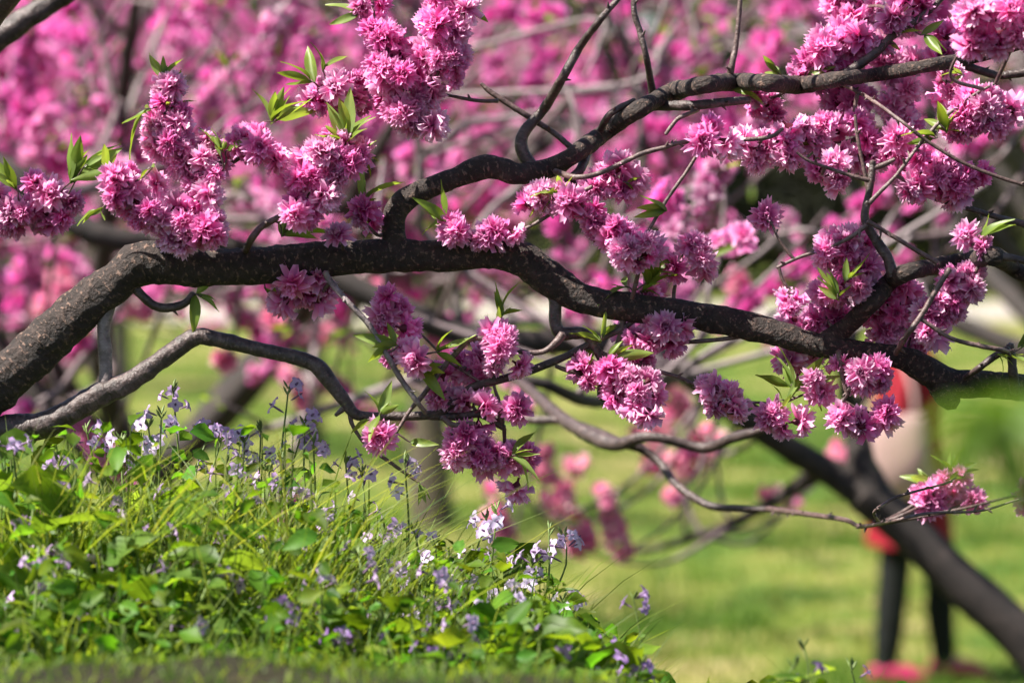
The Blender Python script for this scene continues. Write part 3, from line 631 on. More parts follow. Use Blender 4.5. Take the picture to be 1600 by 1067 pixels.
def bg_tree(label, base, trunk, limbs, seed, dens=1.0, hue=(1, 1, 1), reach=.55, leafn=1.0, low=-.1, group='blossoming peach trees on the lawn', nsub=9, twigr=1.0, tmat=None):
    """trunk: rows (x, y, z, r); limbs: list of rows; finer wood, blossoms and leaves are grown along the limbs"""
    rg = np.random.default_rng(seed)
    t = thing('blossoming_peach_tree', label, 'tree', tuple(base), group); B = np.array(base)
    mb = MB(); sp_ = spline(trunk, .05); tube(mb, sp_[:, :3] - B, sp_[:, 3], 16, .14, 14, seed); obj('trunk', mb.mesh('trunk', tmat or M_BARKB), t)
    tw = MB(); BL = []; BD = []; BT = []; LL = []; LD = []
    for li, lm in enumerate(limbs):
        sp_ = spline(lm, .04); mb = MB(); tube(mb, sp_[:, :3] - B, sp_[:, 3], 10, .12, 20, seed + li); obj('limb', mb.mesh('limb', M_BARKB), t)
        n_ = len(sp_)
        for s in range(int(nsub * (dens[li] if isinstance(dens, (list, tuple)) else dens))):
            i = int(n_ * rg.uniform(.22, 1) ** .8) ; i = min(i, n_ - 2)
            p = sp_[i, :3]; tang = sp_[i + 1, :3] - sp_[i, :3]; tang /= np.linalg.norm(tang) + 1e-9
            dv = tang * .6 + rg.normal(0, .6, 3) + np.array([0, 0, .25]); dv /= np.linalg.norm(dv)
            L_ = reach * rg.uniform(.6, 1.5)
            path = spline(np.array([p, p + dv * L_ * .5 + rg.normal(0, .05, 3), p + dv * L_ + rg.normal(0, .08, 3) + np.array([0, 0, low * L_])]), .06)
            tube(tw, path - B, np.linspace(min(sp_[i, 3] * .55, .014), .004, len(path)) * twigr, 5)
            for q in range(rg.integers(3, 6)):
                i2 = rg.integers(1, len(path)); p2 = path[i2]
                d2 = dv * .6 + rg.normal(0, .6, 3) + np.array([0, 0, .3]); d2 /= np.linalg.norm(d2); l2 = rg.uniform(.16, .42)
                pa = spline(np.array([p2, p2 + d2 * l2 * .5 + rg.normal(0, .02, 3), p2 + d2 * l2]), .03)
                tube(tw, pa - B, np.linspace(.0042, .0018, len(pa)) * twigr, 4, cap=False)
                nb = int(l2 * rg.choice([4, 30, 62, 95]))
                tt = rg.uniform(.15, 1, nb); idx = np.minimum((tt * (len(pa) - 1)).astype(int), len(pa) - 2)
                pp = pa[idx] + (pa[idx + 1] - pa[idx]) * rg.uniform(0, 1, (nb, 1))
                od = rg.normal(0, 1, (nb, 3)); od /= np.linalg.norm(od, axis=1)[:, None]
                BL.append(pp + od * .012); BD.append(od); tn_ = rg.choice([0, .15, .5, 1.0]); BT.append(np.repeat(np.array([[1.0, .85 + .8 * tn_, .95 + .12 * tn_]]) * rg.uniform(.8, 1.15), nb, 0))
                nv = rg.poisson(2.2 * leafn); lp = np.repeat(pa[-1][None], nv, 0) - d2 * rg.uniform(0, .12, (nv, 1)); LL.append(lp); LD.append(d2 + rg.normal(0, .6, (nv, 3)))
    obj('twig_mass', tw.mesh('twig_mass', M_TWIGB), t)['kind'] = 'stuff'
    BL = np.concatenate(BL); BD = np.concatenate(BD); bm_ = MB()
    scatter(bm_, LOWB, BL - B, frames_z(BD, rg.uniform(0, 6.28, len(BD))), rg.uniform(.8, 1.2, len(BD)), rg.uniform(.85, 1.1, (len(BD), 1)) * np.concatenate(BT) * np.array([hue]))
    obj('blossom_mass', bm_.mesh('blossom_mass', M_PETALB), t)['kind'] = 'stuff'
    LL = np.concatenate(LL); LD = np.concatenate(LD)
    if len(LL):
        lm_ = MB(); scatter(lm_, LOWL, LL - B, frames_x(LD, rg.uniform(0, 6.28, len(LD))), rg.uniform(.6, 1.2, len(LD)), rg.uniform(.7, 1.3, (len(LD), 1)) * np.ones((1, 3)))
        obj('leaf_mass', lm_.mesh('leaf_mass', M_GRASS), t)['kind'] = 'stuff'
    return t
def W4(px, py, d, wpx): return (*P(px, py, d), wpx / F * d / 2)
def auto_limbs(top, n_, rg, spread=1.5, rise=1.3, r0=.04):
    out = []
    for k in range(n_):
        a = 2 * math.pi * (k + rg.uniform(-.3, .3)) / n_; sx, sy = math.cos(a), math.sin(a)
        s = spread * rg.uniform(.75, 1.2); h = rise * rg.uniform(.55, 1.2)
        p = np.array(top)
        out.append([(*p, r0), (*(p + np.array([sx * s * .3, sy * s * .3, h * .35]) + rg.normal(0, .06, 3)), r0 * .8),
                    (*(p + np.array([sx * s * .65, sy * s * .65, h * .7]) + rg.normal(0, .1, 3)), r0 * .55), (*(p + np.array([sx * s, sy * s, h]) + rg.normal(0, .12, 3)), r0 * .22)])
    return out
def auto_tree(label, x, y, seed, th=.75, lean=(0, 0), r=.08, n_=6, spread=1.6, rise=1.5, **kw):
    z0 = float(ground_z(x, y)); rg = np.random.default_rng(seed)
    tp = (x + lean[0], y + lean[1], z0 + th)
    trunk = [(x, y, z0 - .15, r * 1.25), (x + lean[0] * .2 + rg.normal(0, .03), y + lean[1] * .2, z0 + th * .35, r), (x + lean[0] * .6, y + lean[1] * .6, z0 + th * .7, r * .9), (*tp, r * .8)]
    return bg_tree(label, (x, y, z0), trunk, auto_limbs((tp[0], tp[1], tp[2] - .05), n_, rg, spread, rise, r * .42), seed, **kw)

# added shading crown of the foreground tree, unseen over the frame
rgc = np.random.default_rng(61); cm_b = MB(); cm_t = MB(); BLc = []; BDc = []
for cr in SHADE_CROWN:
    limb('bough', cr, M_BARK2, .08)
    sp_ = BR[-1]
    for k in range(3):
        i = rgc.integers(int(len(sp_) * .55), len(sp_) - 1); p = sp_[i, :3]
        dv = rgc.normal(0, 1, 3) + np.array([.3, 0, .15]); dv /= np.linalg.norm(dv); l2 = rgc.uniform(.12, .3)
        pa = spline(np.array([p, p + dv * l2 * .5 + rgc.normal(0, .02, 3), p + dv * l2]), .02)
        if P(0, -40, 3.3)[2] > pa[:, 2].min(): continue
        tube(cm_t, pa - RO, np.linspace(.004, .0016, len(pa)), 5)
        nb = int(l2 * 55); idx = rgc.integers(len(pa) // 4, len(pa), nb); od = rgc.normal(0, 1, (nb, 3)); od /= np.linalg.norm(od, axis=1)[:, None]
        BLc.append(pa[idx] + od * .014); BDc.append(od)
BLc = np.concatenate(BLc); BDc = np.concatenate(BDc)
scatter(cm_b, LOWB, BLc - RO, frames_z(BDc, rgc.uniform(0, 6.28, len(BDc))), rgc.uniform(.85, 1.2, len(BDc)), rgc.uniform(.85, 1.1, (len(BDc), 1)) * np.ones((1, 3)))
obj('shade_crown_blossom_mass', cm_b.mesh('shade_crown_blossom_mass', M_PETALB), root)['kind'] = 'stuff'
obj('shade_crown_twig_mass', cm_t.mesh('shade_crown_twig_mass', M_TWIG), root)['kind'] = 'stuff'

# the leaning tree between the lawn and the bank
dl = 6.4
lt = P(1760, 1190, dl)
gz = float(ground_z(lt[0] + .25, lt[1]))
trunk = [(lt[0] + .45, lt[1], gz - .15, .115), W4(1830, 1270, dl, 108), W4(1700, 1110, dl, 86), W4(1597, 995, dl, 74), W4(1480, 890, dl, 67), W4(1420, 828, dl, 64), W4(1350, 768, dl, 66)]
limbs = [
 [W4(1360, 776, dl, 60), W4(1300, 740, dl, 47), W4(1225, 695, dl - .1, 42), W4(1130, 625, dl - .2, 46), W4(1050, 570, dl - .3, 44), W4(940, 540, dl - .4, 42), W4(800, 532, dl - .5, 40), W4(720, 522, dl - .5, 42), W4(640, 490, dl - .5, 44), W4(560, 452, dl - .5, 42), W4(470, 410, dl - .5, 36), W4(330, 380, dl - .5, 32), W4(180, 375, dl - .6, 40), W4(90, 330, dl - .6, 44), W4(0, 262, dl - .6, 44), W4(-120, 230, dl - .6, 34)],
 [W4(1360, 770, dl, 66), W4(1345, 720, dl, 46), W4(1338, 660, dl, 34), W4(1320, 580, dl - .1, 26), W4(1350, 420, dl, 20), W4(1310, 200, dl + .1, 16), W4(1340, -60, dl + .2, 12)],
 [W4(1060, 575, dl - .3, 20), W4(1000, 470, dl - .2, 17), W4(960, 380, dl - .1, 15), W4(1010, 200, dl, 12), W4(920, -60, dl, 9)],
 [W4(720, 522, dl - .5, 20), W4(700, 400, dl - .4, 16), W4(655, 250, dl - .3, 14), W4(650, 100, dl - .3, 11), W4(560, -80, dl - .3, 8)],
 [W4(1335, 640, dl, 20), W4(1430, 480, dl - .1, 17), W4(1520, 300, dl - .2, 14), W4(1560, 100, dl - .2, 11), W4(1640, -80, dl - .2, 8)],
 [W4(1110, 608, dl - .2, 30), W4(1060, 590, dl - .5, 24), W4(1000, 610, 5.2, 21), W4(950, 627, 4.8, 20), W4(900, 622, 4.6, 20), W4(856, 601, 4.5, 18), W4(800, 588, 4.5, 14), W4(760, 560, 4.5, 8)],
 [W4(1290, 728, dl, 34), W4(1230, 770, dl + .1, 24), W4(1150, 815, dl + .2, 18), W4(1080, 840, dl + .4, 14), W4(1000, 860, dl + .6, 10), W4(930, 850, dl + .7, 7)],
]
lean = bg_tree('dark leaning peach trunk crossing in front of the person in red', (lt[0] + .45, lt[1], gz), trunk, limbs, 77, dens=(1.1, .7, .75, .9, .8, .12, 0), reach=.42, leafn=1.4, group=None, twigr=1.25)
LB = np.array(lean.location)
def lean_branch(name, rows):
    mb = MB(); sp_ = spline([W4(*q) for q in rows], .012); tube(mb, sp_[:, :3] - LB, sp_[:, 3], 12, .10, 60, 3); return obj(name, mb.mesh(name, M_BARK2), lean), sp_
_, s1 = lean_branch('branch', [(760, 566, 4.6, 10), (790, 580, 4.5, 14), (830, 612, 4.35, 18), (880, 655, 4.2, 22), (930, 684, 4.1, 24), (965, 694, 4.05, 22), (1010, 682, 4.0, 17), (1050, 688, 4.0, 16), (1100, 700, 4.0, 17), (1145, 684, 3.95, 17), (1195, 670, 3.9, 12), (1210, 655, 3.9, 7)])
_, s2 = lean_branch('branch', [(640, 600, 4.8, 8), (720, 640, 4.5, 12), (820, 655, 4.25, 14), (880, 658, 4.2, 14), (935, 676, 4.12, 14), (975, 694, 4.05, 15), (1000, 700, 4.05, 15), (1030, 722, 4.05, 14), (1060, 760, 4.0, 13), (1110, 790, 3.95, 12), (1160, 794, 3.92, 11), (1205, 796, 3.9, 10)])
# pale thin side branches of the leaning tree
PT = [[(1050, 575, 9), (1090, 530, 9), (1130, 490, 8), (1180, 450, 7), (1230, 400, 5), (1290, 330, 4)], [(1090, 530, 8), (1110, 440, 8), (1125, 390, 7), (1132, 300, 5), (1120, 230, 4)], [(1085, 470, 7), (1140, 430, 7), (1200, 385, 6), (1240, 330, 4)],
      [(700, 400, 10), (655, 330, 9), (655, 250, 9), (656, 150, 7), (660, 100, 5)], [(656, 250, 9), (690, 222, 11), (725, 195, 12), (790, 185, 9), (850, 175, 6)], [(655, 270, 9), (690, 215, 8), (710, 170, 6)], [(740, 372, 11), (770, 325, 10), (800, 300, 9), (840, 260, 7)], [(960, 380, 9), (900, 420, 8), (850, 400, 8), (800, 420, 6)],
      [(1000, 220, 9), (985, 120, 8), (1020, 60, 9), (1040, 0, 8), (1045, -40, 7)], [(985, 130, 7), (1030, 80, 7), (1060, 30, 5)], [(890, 150, 8), (850, 145, 8), (910, 145, 8), (970, 140, 7), (1010, 150, 5)], [(895, 160, 6), (900, 210, 6), (890, 240, 5)], [(920, 30, 6), (935, 70, 6), (915, 120, 5)],
      [(960, 380, 8), (1010, 330, 7), (1060, 300, 6), (1110, 290, 4)], [(1350, 420, 9), (1300, 380, 8), (1260, 360, 7), (1200, 370, 5)], [(1430, 480, 9), (1380, 400, 8), (1400, 330, 7), (1470, 290, 5)], [(1520, 300, 9), (1440, 350, 8), (1400, 400, 6)], [(1560, 250, 8), (1590, 210, 6), (1620, 180, 5)], [(1060, 570, 9), (1000, 560, 8), (960, 500, 8), (930, 440, 6)], [(640, 490, 8), (600, 430, 7), (590, 340, 6), (600, 250, 5)], [(330, 390, 9), (300, 300, 8), (340, 200, 6), (420, 150, 5)]]
for k, q in enumerate(PT):
    rg = np.random.default_rng(640 + k); d = rg.uniform(5.3, 6.1)
    a0 = P(q[0][0], q[0][1], d); al = np.concatenate([spline(l, .05)[:, :3] for l in limbs]); p0 = al[np.argmin(((al - a0) ** 2).sum(1))]
    rows = [(*p0, .006)] + [W4(x, y, d + rg.normal(0, .04), w_ * 1.15) for x, y, w_ in q]
    mb = MB(); sp_ = spline(rows, .02); tube(mb, sp_[:, :3] - LB, np.maximum(sp_[:, 3], .001), 8, .1, 60, k); obj('branch', mb.mesh('branch', M_TWIGB), lean)
# low hanging blossom spikes of the leaning tree, over the lawn
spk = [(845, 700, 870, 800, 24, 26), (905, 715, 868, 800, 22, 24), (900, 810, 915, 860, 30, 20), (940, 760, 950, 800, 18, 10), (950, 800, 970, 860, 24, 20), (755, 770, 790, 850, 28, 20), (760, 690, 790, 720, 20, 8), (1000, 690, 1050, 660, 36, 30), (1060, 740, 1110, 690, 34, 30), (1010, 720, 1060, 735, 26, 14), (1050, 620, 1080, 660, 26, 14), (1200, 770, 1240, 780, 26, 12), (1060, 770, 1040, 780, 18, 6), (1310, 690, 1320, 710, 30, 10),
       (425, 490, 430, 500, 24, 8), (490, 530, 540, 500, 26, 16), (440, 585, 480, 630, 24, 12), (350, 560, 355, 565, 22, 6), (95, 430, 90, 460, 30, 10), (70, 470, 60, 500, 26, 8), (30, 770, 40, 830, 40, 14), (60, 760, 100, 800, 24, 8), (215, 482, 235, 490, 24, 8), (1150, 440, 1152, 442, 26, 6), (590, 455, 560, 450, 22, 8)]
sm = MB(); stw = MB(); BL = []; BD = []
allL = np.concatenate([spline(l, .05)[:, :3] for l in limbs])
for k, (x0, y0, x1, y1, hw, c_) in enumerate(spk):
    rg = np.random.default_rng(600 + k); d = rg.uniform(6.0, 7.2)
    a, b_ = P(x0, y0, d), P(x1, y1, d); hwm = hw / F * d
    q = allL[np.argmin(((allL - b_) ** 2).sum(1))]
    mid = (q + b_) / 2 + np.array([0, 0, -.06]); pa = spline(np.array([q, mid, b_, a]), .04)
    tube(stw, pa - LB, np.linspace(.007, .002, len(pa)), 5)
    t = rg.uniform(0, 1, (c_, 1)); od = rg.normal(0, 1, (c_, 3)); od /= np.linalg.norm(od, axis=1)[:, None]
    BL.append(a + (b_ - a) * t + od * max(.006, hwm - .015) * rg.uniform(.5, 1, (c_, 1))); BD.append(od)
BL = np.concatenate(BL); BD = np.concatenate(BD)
scatter(sm, LOWB, BL - LB, frames_z(BD, rng.uniform(0, 6.28, len(BD))), rng.uniform(.9, 1.25, len(BD)), rng.uniform(.85, 1.1, (len(BD), 1)) * np.array([[1.15, 1.9, 1.0]]))  # coral tint, lightened to make up for the shade they hang in
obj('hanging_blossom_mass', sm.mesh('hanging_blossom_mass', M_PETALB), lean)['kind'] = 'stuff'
obj('hanging_twig_mass', stw.mesh('hanging_twig_mass', M_TWIGB), lean)['kind'] = 'stuff'

# orchard trees further off
auto_tree('blossoming peach tree with a dark trunk, close behind the bent bough', -1.05, 7.4, 31, th=1.15, lean=(.1, .1), r=.085, n_=7, spread=1.3, rise=1.5, dens=1.5, nsub=12)
auto_tree('peach tree in full magenta bloom behind the dark trunked one', -1.75, 10.0, 32, th=1.3, r=.09, n_=7, spread=1.7, rise=1.7, dens=1.5, nsub=12)
auto_tree('peach tree in bloom with bare pale twigs above the middle of the lawn', .35, 8.6, 33, th=1.45, lean=(.25, .3), r=.07, n_=6, spread=1.25, rise=1.5, dens=.8, leafn=1.4, nsub=10, twigr=1.6) if False else None
auto_tree('tall peach tree in bloom with pale twigs, beyond the person in red', 3.1, 15.5, 34, th=1.4, r=.1, n_=7, spread=2.2, rise=2.0, dens=.35, nsub=11, twigr=1.9, leafn=2.5)
auto_tree('peach tree with a straight grey brown trunk in the middle of the lawn', P(678, 825, 18.7)[0], 18.6, 35, th=1.6, r=.125, n_=8, spread=2.3, rise=2.1, dens=.42, nsub=12, tmat=bark('olive_bark', (.03, .024, .014), (.075, .058, .034), (.14, .11, .07), 25, .6, .3))
auto_tree('peach tree in bloom far across the lawn, partly behind others', -2.6, 15.0, 36, th=1.4, r=.1, n_=7, spread=2.2, rise=2.0, dens=1.4, nsub=12)
auto_tree('peach tree in bloom with pale bare twigs to the right of the leaning trunk', 2.15, 9.4, 37, th=1.5, lean=(-.3, 0), r=.09, n_=8, spread=1.9, rise=1.3, dens=.48, nsub=12, twigr=2.1, leafn=2.8)
auto_tree('peach tree in bloom near the pale path, beyond the dark trunk', -4.2, 32, 39, th=1.2, r=.1, n_=7, spread=2.6, rise=2.2, dens=1.6, nsub=12, reach=.8)
auto_tree('peach tree in bloom standing between the grey brown trunk and the pale path', -1.6, 24, 41, th=1.3, r=.1, n_=7, spread=2.3, rise=2.2, dens=1.6, nsub=12, reach=.7)

# ------------------------------------------------------------------ far belt of trees
def far_tree(x, y, h, rad, seed, tone, label):
    rg = np.random.default_rng(seed); z0 = float(ground_z(x, y))
    t = thing('broadleaf_tree', label, 'tree', (x, y, z0), 'trees beyond the path')
    mb = MB(); sp_ = spline([(0, 0, -.2, .22), (.1, 0, h * .25, .17), (rg.normal(0, .3), 0, h * .55, .12), (rg.normal(0, .4), 0, h * .85, .05)], .3); tube(mb, sp_[:, :3], sp_[:, 3], 8, .1, 3)
    for k in range(7):
        a = rg.uniform(0, 6.28); i = int(len(sp_) * rg.uniform(.3, .8)); p = sp_[i, :3]; e = p + np.array([math.cos(a) * rad * .7, math.sin(a) * rad * .7, h * rg.uniform(.1, .25)])
        tube(mb, spline(np.array([p, (p + e) / 2 + [0, 0, .3], e]), .3), np.linspace(.08, .02, len(spline(np.array([p, (p + e) / 2 + [0, 0, .3], e]), .3))), 5)
    obj('trunk', mb.mesh('trunk', M_BARKB), t)
    cl = rg.normal(0, 1, (60, 3)); cl /= np.linalg.norm(cl, axis=1)[:, None]; cl *= rg.uniform(.35, 1, (60, 1)) ** .5
    cl = cl * np.array([rad, rad, h * .46]) + np.array([0, 0, h * .52])
    n_ = 6500; c = cl[rg.integers(0, 60, n_)] + rg.normal(0, .32, (n_, 3)) * np.array([1.2, 1.2, .8])
    lv = proto(leaf_mb(.34, .17, 1, (1, 1, 1), (1, 1, 1), .2, .2, .02, rows=2)); cm = MB()
    scatter(cm, [lv], c, frames_x(rg.normal(0, 1, (n_, 3)) + [0, 0, -.2], rg.uniform(0, 6.28, n_)), rg.uniform(.7, 1.4, n_), rg.uniform(.6, 1.3, (n_, 1)) * np.array([tone]))
    obj('crown', cm.mesh('crown', M_FOL), t)
FT = [(-13.5, 66, 12, 4.2), (-8.5, 71, 13, 4.4), (-3.5, 65, 12, 4.2), (1.5, 70, 13, 4.6), (6.5, 66, 12, 4.2), (11.5, 70, 13, 4.6), (16.5, 66, 12, 4.2), (-18.5, 70, 13, 4.5), (22, 70, 13, 4.5), (-11, 80, 15, 5), (-1, 82, 15, 5), (9, 81, 15, 5), (19, 82, 15, 5)]
for k, (x, y, h, r_) in enumerate(FT):
    tone = [(.020, .034, .012), (.030, .045, .014), (.036, .032, .017)][k % 3]
    far_tree(x, y, h, r_, 900 + k, tone, ['dark green broadleaf tree beyond the pale path', 'mid green broadleaf tree beyond the pale path', 'brown green broadleaf tree beyond the pale path'][k % 3])

# dark evergreen shrubs closing the lawn behind the path
def shrub(x, y, h, rad, seed, tone, label):
    rg = np.random.default_rng(seed); z0 = float(ground_z(x, y))
    t = thing('evergreen_shrub', label, 'shrub', (x, y, z0), 'shrubs along the far side of the path')
    mb = MB()
    for k in range(6):
        a = rg.uniform(0, 6.28); e = np.array([math.cos(a) * rad * .6, math.sin(a) * rad * .6, h * .75]); pa = spline(np.array([[0, 0, -.1], e * .5 + rg.normal(0, .1, 3), e]), .3); tube(mb, pa, np.linspace(.06, .015, len(pa)), 5)
    obj('stem', mb.mesh('stem', M_BARKB), t)
    n_ = 4200; c = rg.normal(0, 1, (n_, 3)); c /= np.linalg.norm(c, axis=1)[:, None]; c *= rg.uniform(.3, 1, (n_, 1)) ** .4
    lump = np.array([1 + .25 * noise.noise((v[0] * 2 + seed, v[1] * 2, v[2] * 2)) for v in c])[:, None]
    c = c * lump * np.array([rad, rad, h * .52]) + np.array([0, 0, h * .48]); c[:, 2] = np.maximum(c[:, 2], .04)
    lv = proto(leaf_mb(.26, .12, 1, (1, 1, 1), (1, 1, 1), .2, .2, .02, rows=2)); cm = MB()
    scatter(cm, [lv], c, frames_x(rg.normal(0, 1, (n_, 3)), rg.uniform(0, 6.28, n_)), rg.uniform(.7, 1.4, n_), rg.uniform(.6, 1.3, (n_, 1)) * np.array([tone]))
    obj('crown', cm.mesh('crown', M_FOL), t)
for k in range(14):
    rg = np.random.default_rng(950 + k)
    shrub(-15.5 + k * 2.4 + rg.uniform(-.3, .3), 60.5 + rg.uniform(-.8, .8), rg.uniform(4.6, 6.4), rg.uniform(1.8, 2.3), 960 + k, [(.014, .026, .009), (.022, .024, .012)][k % 2],
          ['dark green evergreen shrub on the far side of the path', 'olive brown evergreen shrub on the far side of the path'][k % 2])

# ------------------------------------------------------------------ grass
def blades(n_, xy, hmin, hmax, wid, cols, seed, lean=.5, seg=3):
    rg = np.random.default_rng(seed); x, y = xy
    h = rg.uniform(hmin, hmax, n_) ; a = rg.uniform(0, 6.28, n_); ln = rg.uniform(.1, lean, n_) * h
    z = ground_z(x, y)
    base = np.stack([x, y, z - .005], 1); dirv = np.stack([np.cos(a), np.sin(a), np.zeros(n_)], 1)
    b2 = rg.uniform(0, 6.28, n_); side = np.stack([np.cos(b2), np.sin(b2), np.zeros(n_)], 1) * (wid * rg.uniform(.6, 1.3, n_) / 2)[:, None]
    V = []
    for s in range(seg):
        t = s / seg
        c = base + np.stack([np.zeros(n_), np.zeros(n_), h * t * (1 - .15 * t)], 1) + dirv * (ln * t * t)[:, None]
        V += [c - side * (1 - .55 * t), c + side * (1 - .55 * t)]
    V.append(base + np.stack([np.zeros(n_), np.zeros(n_), h * .85], 1) + dirv * ln[:, None])
    V = np.stack(V, 1); nv = V.shape[1]
    f = [[2 * s, 2 * s + 1, 2 * s + 3, 2 * s + 2] for s in range(seg - 1)] + [[2 * seg - 2, 2 * seg - 1, 2 * seg, -10 ** 9]]
    f = np.array(f)
    Fc = (f[None] + (np.arange(n_) * nv)[:, None, None]).reshape(-1, 4)
    cc = np.array(cols)[rg.integers(0, len(cols), n_)] * rg.uniform(.7, 1.25, (n_, 1))
    mb = MB(); C = np.repeat(cc, nv, 0)
    mb.v.append(V.reshape(-1, 3)); mb.f.append(np.where(Fc < 0, -1, Fc)); mb.c.append(C); mb.uv.append(np.zeros((len(C), 2))); mb.mi.append(np.zeros(len(Fc), np.int32)); mb.n = len(C)
    return mb
rg = np.random.default_rng(50)
n_ = 120000
yy = 9 + 46 * rg.random(n_) ** 1.7; xx = (rg.random(n_) * 2 - 1) * (yy * .2 + .7)
patch = np.array([noise.noise((x * .75, y * .75, 3)) for x, y in zip(xx, yy)])
lawn = blades(n_, (xx, yy), .03, .09, .009, [(.08, .15, .02), (.11, .19, .028), (.15, .21, .04), (.26, .25, .10)], 51, .7, 2)
o = obj('lawn_grass', lawn.mesh('lawn_grass', M_GRASS)); tag(o, 'short yellow green grass of the sunlit lawn', 'grass', kind='stuff')
keep = patch > .12
tall = blades(int(keep.sum() * .5), (xx[keep][:int(keep.sum() * .5)], yy[keep][:int(keep.sum() * .5)]), .08, .2, .01, [(.06, .14, .02), (.09, .19, .025)], 52, .7, 3)
o = obj('lawn_tuft_grass', tall.mesh('lawn_tuft_grass', M_GRASS)); tag(o, 'taller dark green tufts of grass on the lawn', 'grass', kind='stuff')
# bank: fine grass and weeds
n_ = 26000
yy = 1.6 + 2.5 * rg.random(n_); xx = rg.uniform(-.85, .55, n_)
hs = veg_h(xx, yy)
o = MB()
for (lo, hi, hmn, hmx) in ((-1, .05, .008, .024), (.05, .1, .03, .08), (.1, .16, .04, .13), (.16, .22, .06, .22), (.22, .5, .08, .30)):
    k = (hs >= lo) & (hs < hi)
    b_ = blades(int(k.sum()), (xx[k], yy[k]), hmn, hmx, (.0022 if hmx > .1 else .003), [(.06, .14, .02), (.12, .21, .03), (.22, .30, .05), (.16, .22, .07)], 53, .9, 5)
    o.v.append(b_.v[0]); f = b_.f[0]; o.f.append(np.where(f < 0, -1, f + o.n)); o.c.append(b_.c[0]); o.uv.append(b_.uv[0]); o.mi.append(b_.mi[0]); o.n += b_.n
n_ = 2600; yy = rg.uniform(2.95, 3.6, n_); px_ = rg.uniform(-60, 640, n_); xx = (px_ - 800) / F * yy
zt = CAMZ - (np.interp(px_, VX, VY) - 310) / F * yy
k = (zt - ground_z(xx, yy)) > .1
for lo, hi in ((.1, .17), (.17, .24), (.24, .5)):
    hh = zt - ground_z(xx, yy); k = (hh >= lo) & (hh < hi)
    b_ = blades(int(k.sum()), (xx[k], yy[k]), lo * .6, min(hi, .34), .0028, [(.14, .22, .03), (.24, .32, .06), (.20, .27, .08), (.30, .34, .10)], 54, 1.0, 7)
    o.v.append(b_.v[0]); f = b_.f[0]; o.f.append(np.where(f < 0, -1, f + o.n)); o.c.append(b_.c[0]); o.uv.append(b_.uv[0]); o.mi.append(b_.mi[0]); o.n += b_.n
o = obj('bank_grass', o.mesh('bank_grass', M_GRASS)); tag(o, 'fine green grass growing through the flowers on the bank', 'grass', kind='stuff')
# ground cover: small leaves of low weeds
HL = [proto(leaf_mb(.04, .024, i + 20, (.07, .15, .02), (.13, .22, .03), .3, [.2, .5, .0][i], .05, .12, rows=4)) for i in range(3)]
n_ = 8500
yy = 2.7 + 1.0 * rg.random(n_); xx = rg.uniform(-.8, .45, n_)
hmax = veg_h(xx, yy)
zz = ground_z(xx, yy) + hmax * rg.random(n_) ** 1.9
a = rg.uniform(0, 6.28, n_)
D = np.stack([np.cos(a), np.sin(a), rg.uniform(-.7, .9, n_)], 1)
gc = MB()
scatter(gc, HL, np.stack([xx, yy, zz], 1), frames_x(D, rg.uniform(-1.5, 1.5, n_)), .18 + .75 * rg.random(n_) ** 1.8, rg.uniform(.5, 1.5, (n_, 1)) * np.stack([rg.uniform(.65, 1.5, n_), np.full(n_, 1.1), rg.uniform(.5, 1.0, n_)], 1))
for k in range(0, n_, 3):
    p = np.array([xx[k], yy[k], zz[k]]); q = np.array([xx[k] - math.cos(a[k]) * .02, yy[k] - math.sin(a[k]) * .02, ground_z(xx[k], yy[k]) - .003])
    tube(gc, [q, (p + q) / 2 + [0, 0, .01], p], [.0012, .001, .0007], 3, col=(.1, .16, .03), cap=False)
o = obj('ground_cover', gc.mesh('ground_cover', M_GRASS)); tag(o, 'low leafy weeds covering the bank', 'ground cover', kind='stuff')

# ------------------------------------------------------------------ violet cress on the bank
def cress_flower(seed, cA, cB):
    rg = np.random.default_rng(seed); mb = MB()
    for k in range(4):
        v, f = petal_grid(.0125 * rg.uniform(.9, 1.1), .0105, 3, 2, .3, -.35, .04, rg, .05)
        v[:, 2] += .006 * np.sqrt(np.clip(v[:, 0] / .0125, 0, 1)); az = k * math.pi / 2 + rg.uniform(-.15, .15)
        x, y = v[:, 0].copy(), v[:, 1].copy(); v[:, 0] = x * math.cos(az) - y * math.sin(az); v[:, 1] = x * math.sin(az) + y * math.cos(az)
        t = np.clip(x / .0125, 0, 1)[:, None]; mb.add(v, f, np.array(cA) * (1 - t) + np.array(cB) * t)
    a = np.linspace(0, 2 * math.pi, 6)[:-1]
    ring = lambda r_, z: np.stack([np.cos(a) * r_, np.sin(a) * r_, np.full(5, z)], 1)
    mb.add(np.vstack([ring(.0006, -.014), ring(.0016, -.008), ring(.0014, .0), ring(.0018, .005), ring(.0005, .008)]), [[i * 5 + j, i * 5 + (j + 1) % 5, (i + 1) * 5 + (j + 1) % 5, (i + 1) * 5 + j] for i in range(4) for j in range(5)], (.28, .17, .30))
    return mb
CF = {0: [cress_flower(i, (.74, .62, .80), (.55, .30, .68)).mesh('flower', M_VIOLET) for i in range(3)],
      1: [cress_flower(i + 5, (.80, .70, .86), (.64, .47, .78)).mesh('flower', M_VIOLET) for i in range(3)],
      2: [cress_flower(i + 9, (.5, .34, .62), (.32, .15, .50)).mesh('flower', M_VIOLET) for i in range(3)]}
HLEAF = [leaf_mb(.05, .028, i + 40, (.075, .16, .02), (.15, .25, .03), .25, [.25, .5, .05, .35][i], .06, .10).mesh('leaf', M_HERB) for i in range(4)]
ULEAF = [leaf_mb(.05, .015, i + 60, (.07, .15, .025), (.11, .2, .03), .3, [.3, .6][i], .03).mesh('leaf', M_HERB) for i in range(2)]
